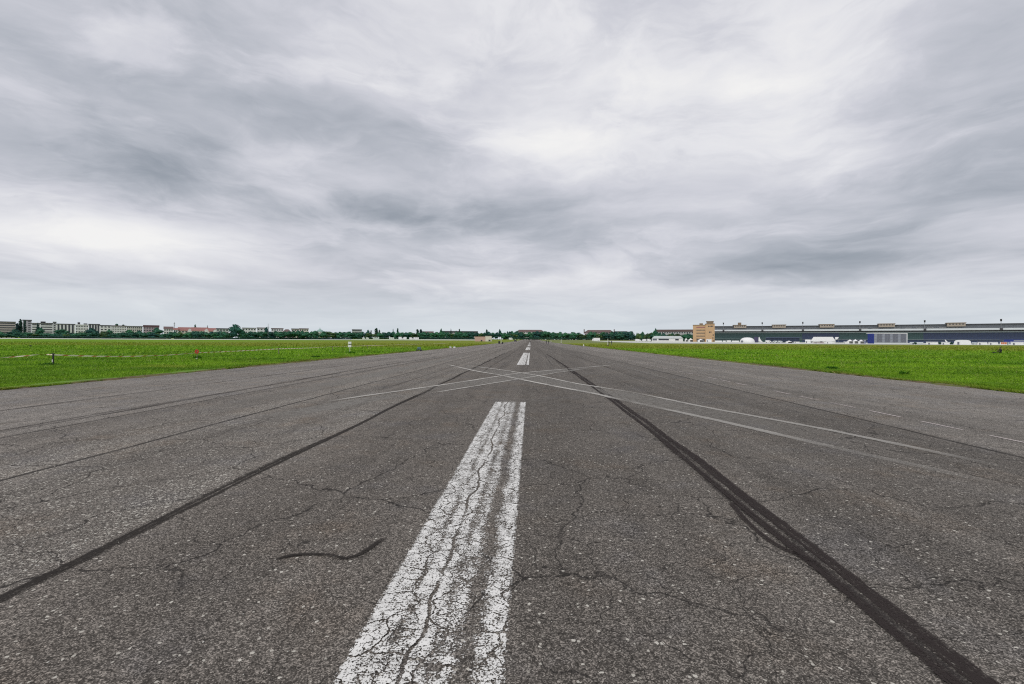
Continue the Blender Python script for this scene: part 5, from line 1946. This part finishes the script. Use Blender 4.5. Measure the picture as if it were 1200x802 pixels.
def weed(px, py, wpx, hpx, label, i):
    p, s = on(px, py)
    r = np.random.default_rng(500 + i)
    n = 240
    a = r.random(n) * 6.283
    q = r.random(n) ** .6 * wpx * s / 2
    base = np.stack([np.cos(a) * q, np.sin(a) * q * .6, np.zeros(n)], 1)
    h = hpx * s * (1 - .6 * (q / (wpx * s / 2)) ** 2) * (.6 + .5 * r.random(n))
    lean = np.stack([np.cos(a), np.sin(a), np.zeros(n)], 1) * (h * .45)[:, None] + r.normal(size=(n, 3)) * .03
    tip = base + lean + np.stack([np.zeros(n), np.zeros(n), h], 1)
    side = np.stack([-np.sin(a + r.normal(size=n)), np.cos(a), np.zeros(n)], 1) * (.018 + .02 * r.random((n, 1))) * max(1, s * 14)
    mid = base * .5 + tip * .5 + np.stack([np.zeros(n), np.zeros(n), h * .18], 1)
    V = np.stack([base, mid + side, tip, mid - side], 1).reshape(-1, 3)
    t = thing('weed_clump', label, 'plant', (p.x, p.y, p.z - .03))
    link('leaves', np_mesh('leaves', V, np.arange(4 * n).reshape(-1, 4), M['weed']), t)


weed(57, 429.0, 26, 5.0, 'tall dark weed clump at the foot of the dark tape post', 1)
weed(231, 420.6, 12, 4.2, 'dark weed clump around the foot of the red marker', 2)
weed(1059.5, 441.0, 8, 6.5, 'dark upright weed clump near the right runway edge', 3)
weed(975, 433.6, 15, 5.0, 'broad dark weed clump on the right turf left of the upright one', 4)
weed(410.5, 414.8, 12, 3.6, 'dark weed clump around the white double plate marker', 5)
weed(328, 421.5, 12, 2.5, 'low dark weed clump in the left grass before the second tape post', 6)
weed(370, 419.4, 12, 3.0, 'low dark weed clump left of the white double plate marker', 7)
weed(1114, 445.0, 9, 2.6, 'low dark weed clump at the right turf edge near the right picture border', 8)

# ------------------------------------------------------------------ grass blades and loose stones (uncountable)
def grass_material():
    m_ = bpy.data.materials.new('grass_blades')
    m_.use_nodes = True
    t = NT(m_.node_tree)
    b = t.n['Principled BSDF']
    g = t.new('ShaderNodeNewGeometry')
    p = g.outputs['Position']
    x, y, _ = t.sep(p)
    n1 = t.noise(t.vec(t.mul(x, .5), t.mul(y, .5)), 1.0, 5, .65)
    c = t.mix(g.outputs['Random Per Island'], (.150, .300, .008), (.235, .405, .014))
    c = t.mix(t.rng(t.noise(t.vec(t.mul(x, .11), t.mul(y, .22)), 1.0, 6, .6), .38, .62, .75, 0), c, (.070, .180, .004))
    edge = t.m('MINIMUM', t.m('ABSOLUTE', t.sub(x, EDGE_L)), t.m('ABSOLUTE', t.sub(x, EDGE_R)))
    nl = t.noise(t.vec(t.mul(x, .02), t.mul(y, .05)), 1.0, 5, .6)
    olive = t.mul(t.rng(t.add(y, t.mul(t.sub(nl, .5), 130)), 80, 130), t.rng(x, -260, -90, .18, 1))
    c = t.mix(t.mul(olive, .85), c, t.mix(nl, (.165, .225, .010), (.215, .205, .018)))
    dry = t.mul(t.rng(edge, .1, .8, .6, 0), t.rng(n1, .35, .6))
    bnd = t.add(.62, t.mul(t.noise(t.vec(t.mul(x, .03), t.mul(y, .13)), 1.0, 5, .6), .85))
    c = t.mix(1.0, c, t.vec(bnd, bnd, bnd), 'MULTIPLY')
    straw = t.rng(t.noise(t.vec(t.mul(x, .12), t.mul(y, .2), 4.0), 1.0, 6, .65), .55, .72, 0, .6)
    c = t.mix(straw, c, (.34, .36, .05))
    c = t.mix(dry, c, (.24, .20, .05))
    c = t.mix(t.m('GREATER_THAN', g.outputs['Random Per Island'], .985), c, (.42, .40, .16))
    t.l.new(c, b.inputs['Base Color'])
    b.inputs['Roughness'].default_value = .7
    b.inputs['Specular IOR Level'].default_value = .25
    return m_


def grass_patch(name, sgn, n):
    r = np.random.default_rng(11 if sgn < 0 else 12)
    edge = EDGE_L if sgn < 0 else EDGE_R
    u = r.random(n)
    y = 11.0 / (1 - u * (1 - 11.0 / 210.0))                 # as many blades per picture row far off as near by
    slope = 1.32 if sgn < 0 else 1.20
    reach = np.maximum(slope * y + 4 - abs(edge), 1.0)
    lat = r.random(n) ** 1.25 * reach
    lat = np.where(r.random(n) < .12, r.random(n) * .9, lat)
    x = edge + sgn * (.16 + lat)
    keep = np.ones(n, bool)
    z = np.where(y < 1000, 4.5e-6 * y * y, 0) + .0
    far = np.maximum(1.0, y / 22.0)
    clump = .5 + .5 * np.sin(x * .7 + 2 * np.sin(y * .31)) * np.sin(y * .53 + 1.3 * np.sin(x * .4))
    h = (.055 + .075 * r.random(n)) * (.65 + .8 * clump) * np.minimum(far, 1.9) ** .8
    h = np.where(lat < .5, h * .75, h)
    w = (.010 + .012 * r.random(n)) * far
    a = r.random(n) * 6.283
    base = np.stack([x, y, z - .03], 1)
    side = np.stack([np.cos(a), np.sin(a), np.zeros(n)], 1) * w[:, None]
    ln = np.stack([r.normal(size=n), r.normal(size=n), np.zeros(n)], 1) * (h * 1.0)[:, None]
    tip = base + ln + np.stack([np.zeros(n), np.zeros(n), h + .03], 1)
    V = np.stack([base - side, base + side, tip], 1).reshape(-1, 3)
    o = link(name, np_mesh(name, V, np.arange(3 * n).reshape(-1, 3), M['grass']))
    return tag(o, 'short bright green grass growing beside the runway on the ' + ('left' if sgn < 0 else 'right'), 'grass', kind='stuff')


M['grass'] = grass_material()
grass_patch('grass', -1, 330000)
grass_patch('grass', 1, 330000)


def gravel():
    r = np.random.default_rng(3)
    n = 5200
    y = 2.0 / (1 - r.random(n) * (1 - 2.0 / 26.0))
    pick = r.random(n)
    x = np.where(pick < .42, -3.62 - np.abs(r.normal(size=n)) * .38, np.where(pick < .62, -6.6 + r.normal(size=n) * .9, r.uniform(-9, 9, n)))
    bare = (x > -1.05) & (x < -.05)
    x = np.where(bare, x + 2.2, x)
    s = (.0025 + .0055 * r.random(n) ** 2.5) * np.where(pick < .62, 1.25, 1.0)
    oc = np.array([(1, 0, 0), (0, 1, 0), (-1, 0, 0), (0, -1, 0), (0, 0, .7), (0, 0, -.5)], float)
    V = oc[None] * (s[:, None, None] * (.6 + .8 * r.random((n, 6, 1))))
    a = r.random(n) * 6.283
    ca, sa = np.cos(a)[:, None], np.sin(a)[:, None]
    V = np.stack([V[..., 0] * ca - V[..., 1] * sa, V[..., 0] * sa + V[..., 1] * ca, V[..., 2]], -1)
    V += np.stack([x, y, 4.5e-6 * y * y + s * .3], 1)[:, None, :]
    f = np.array([(0, 1, 4), (1, 2, 4), (2, 3, 4), (3, 0, 4), (1, 0, 5), (2, 1, 5), (3, 2, 5), (0, 3, 5)])
    F = (f[None] + 6 * np.arange(n)[:, None, None]).reshape(-1, 3)
    m_ = bpy.data.materials.new('loose_stone')
    m_.use_nodes = True
    t = NT(m_.node_tree)
    g = t.new('ShaderNodeNewGeometry')
    t.l.new(t.mix(g.outputs['Random Per Island'], (.22, .20, .17), (.58, .56, .51)), t.n['Principled BSDF'].inputs['Base Color'])
    t.n['Principled BSDF'].inputs['Roughness'].default_value = .85
    o = link('loose_gravel', np_mesh('loose_gravel', V.reshape(-1, 3), F, m_))
    return tag(o, 'loose pale stone chips scattered over the asphalt', 'gravel', kind='stuff')


gravel()
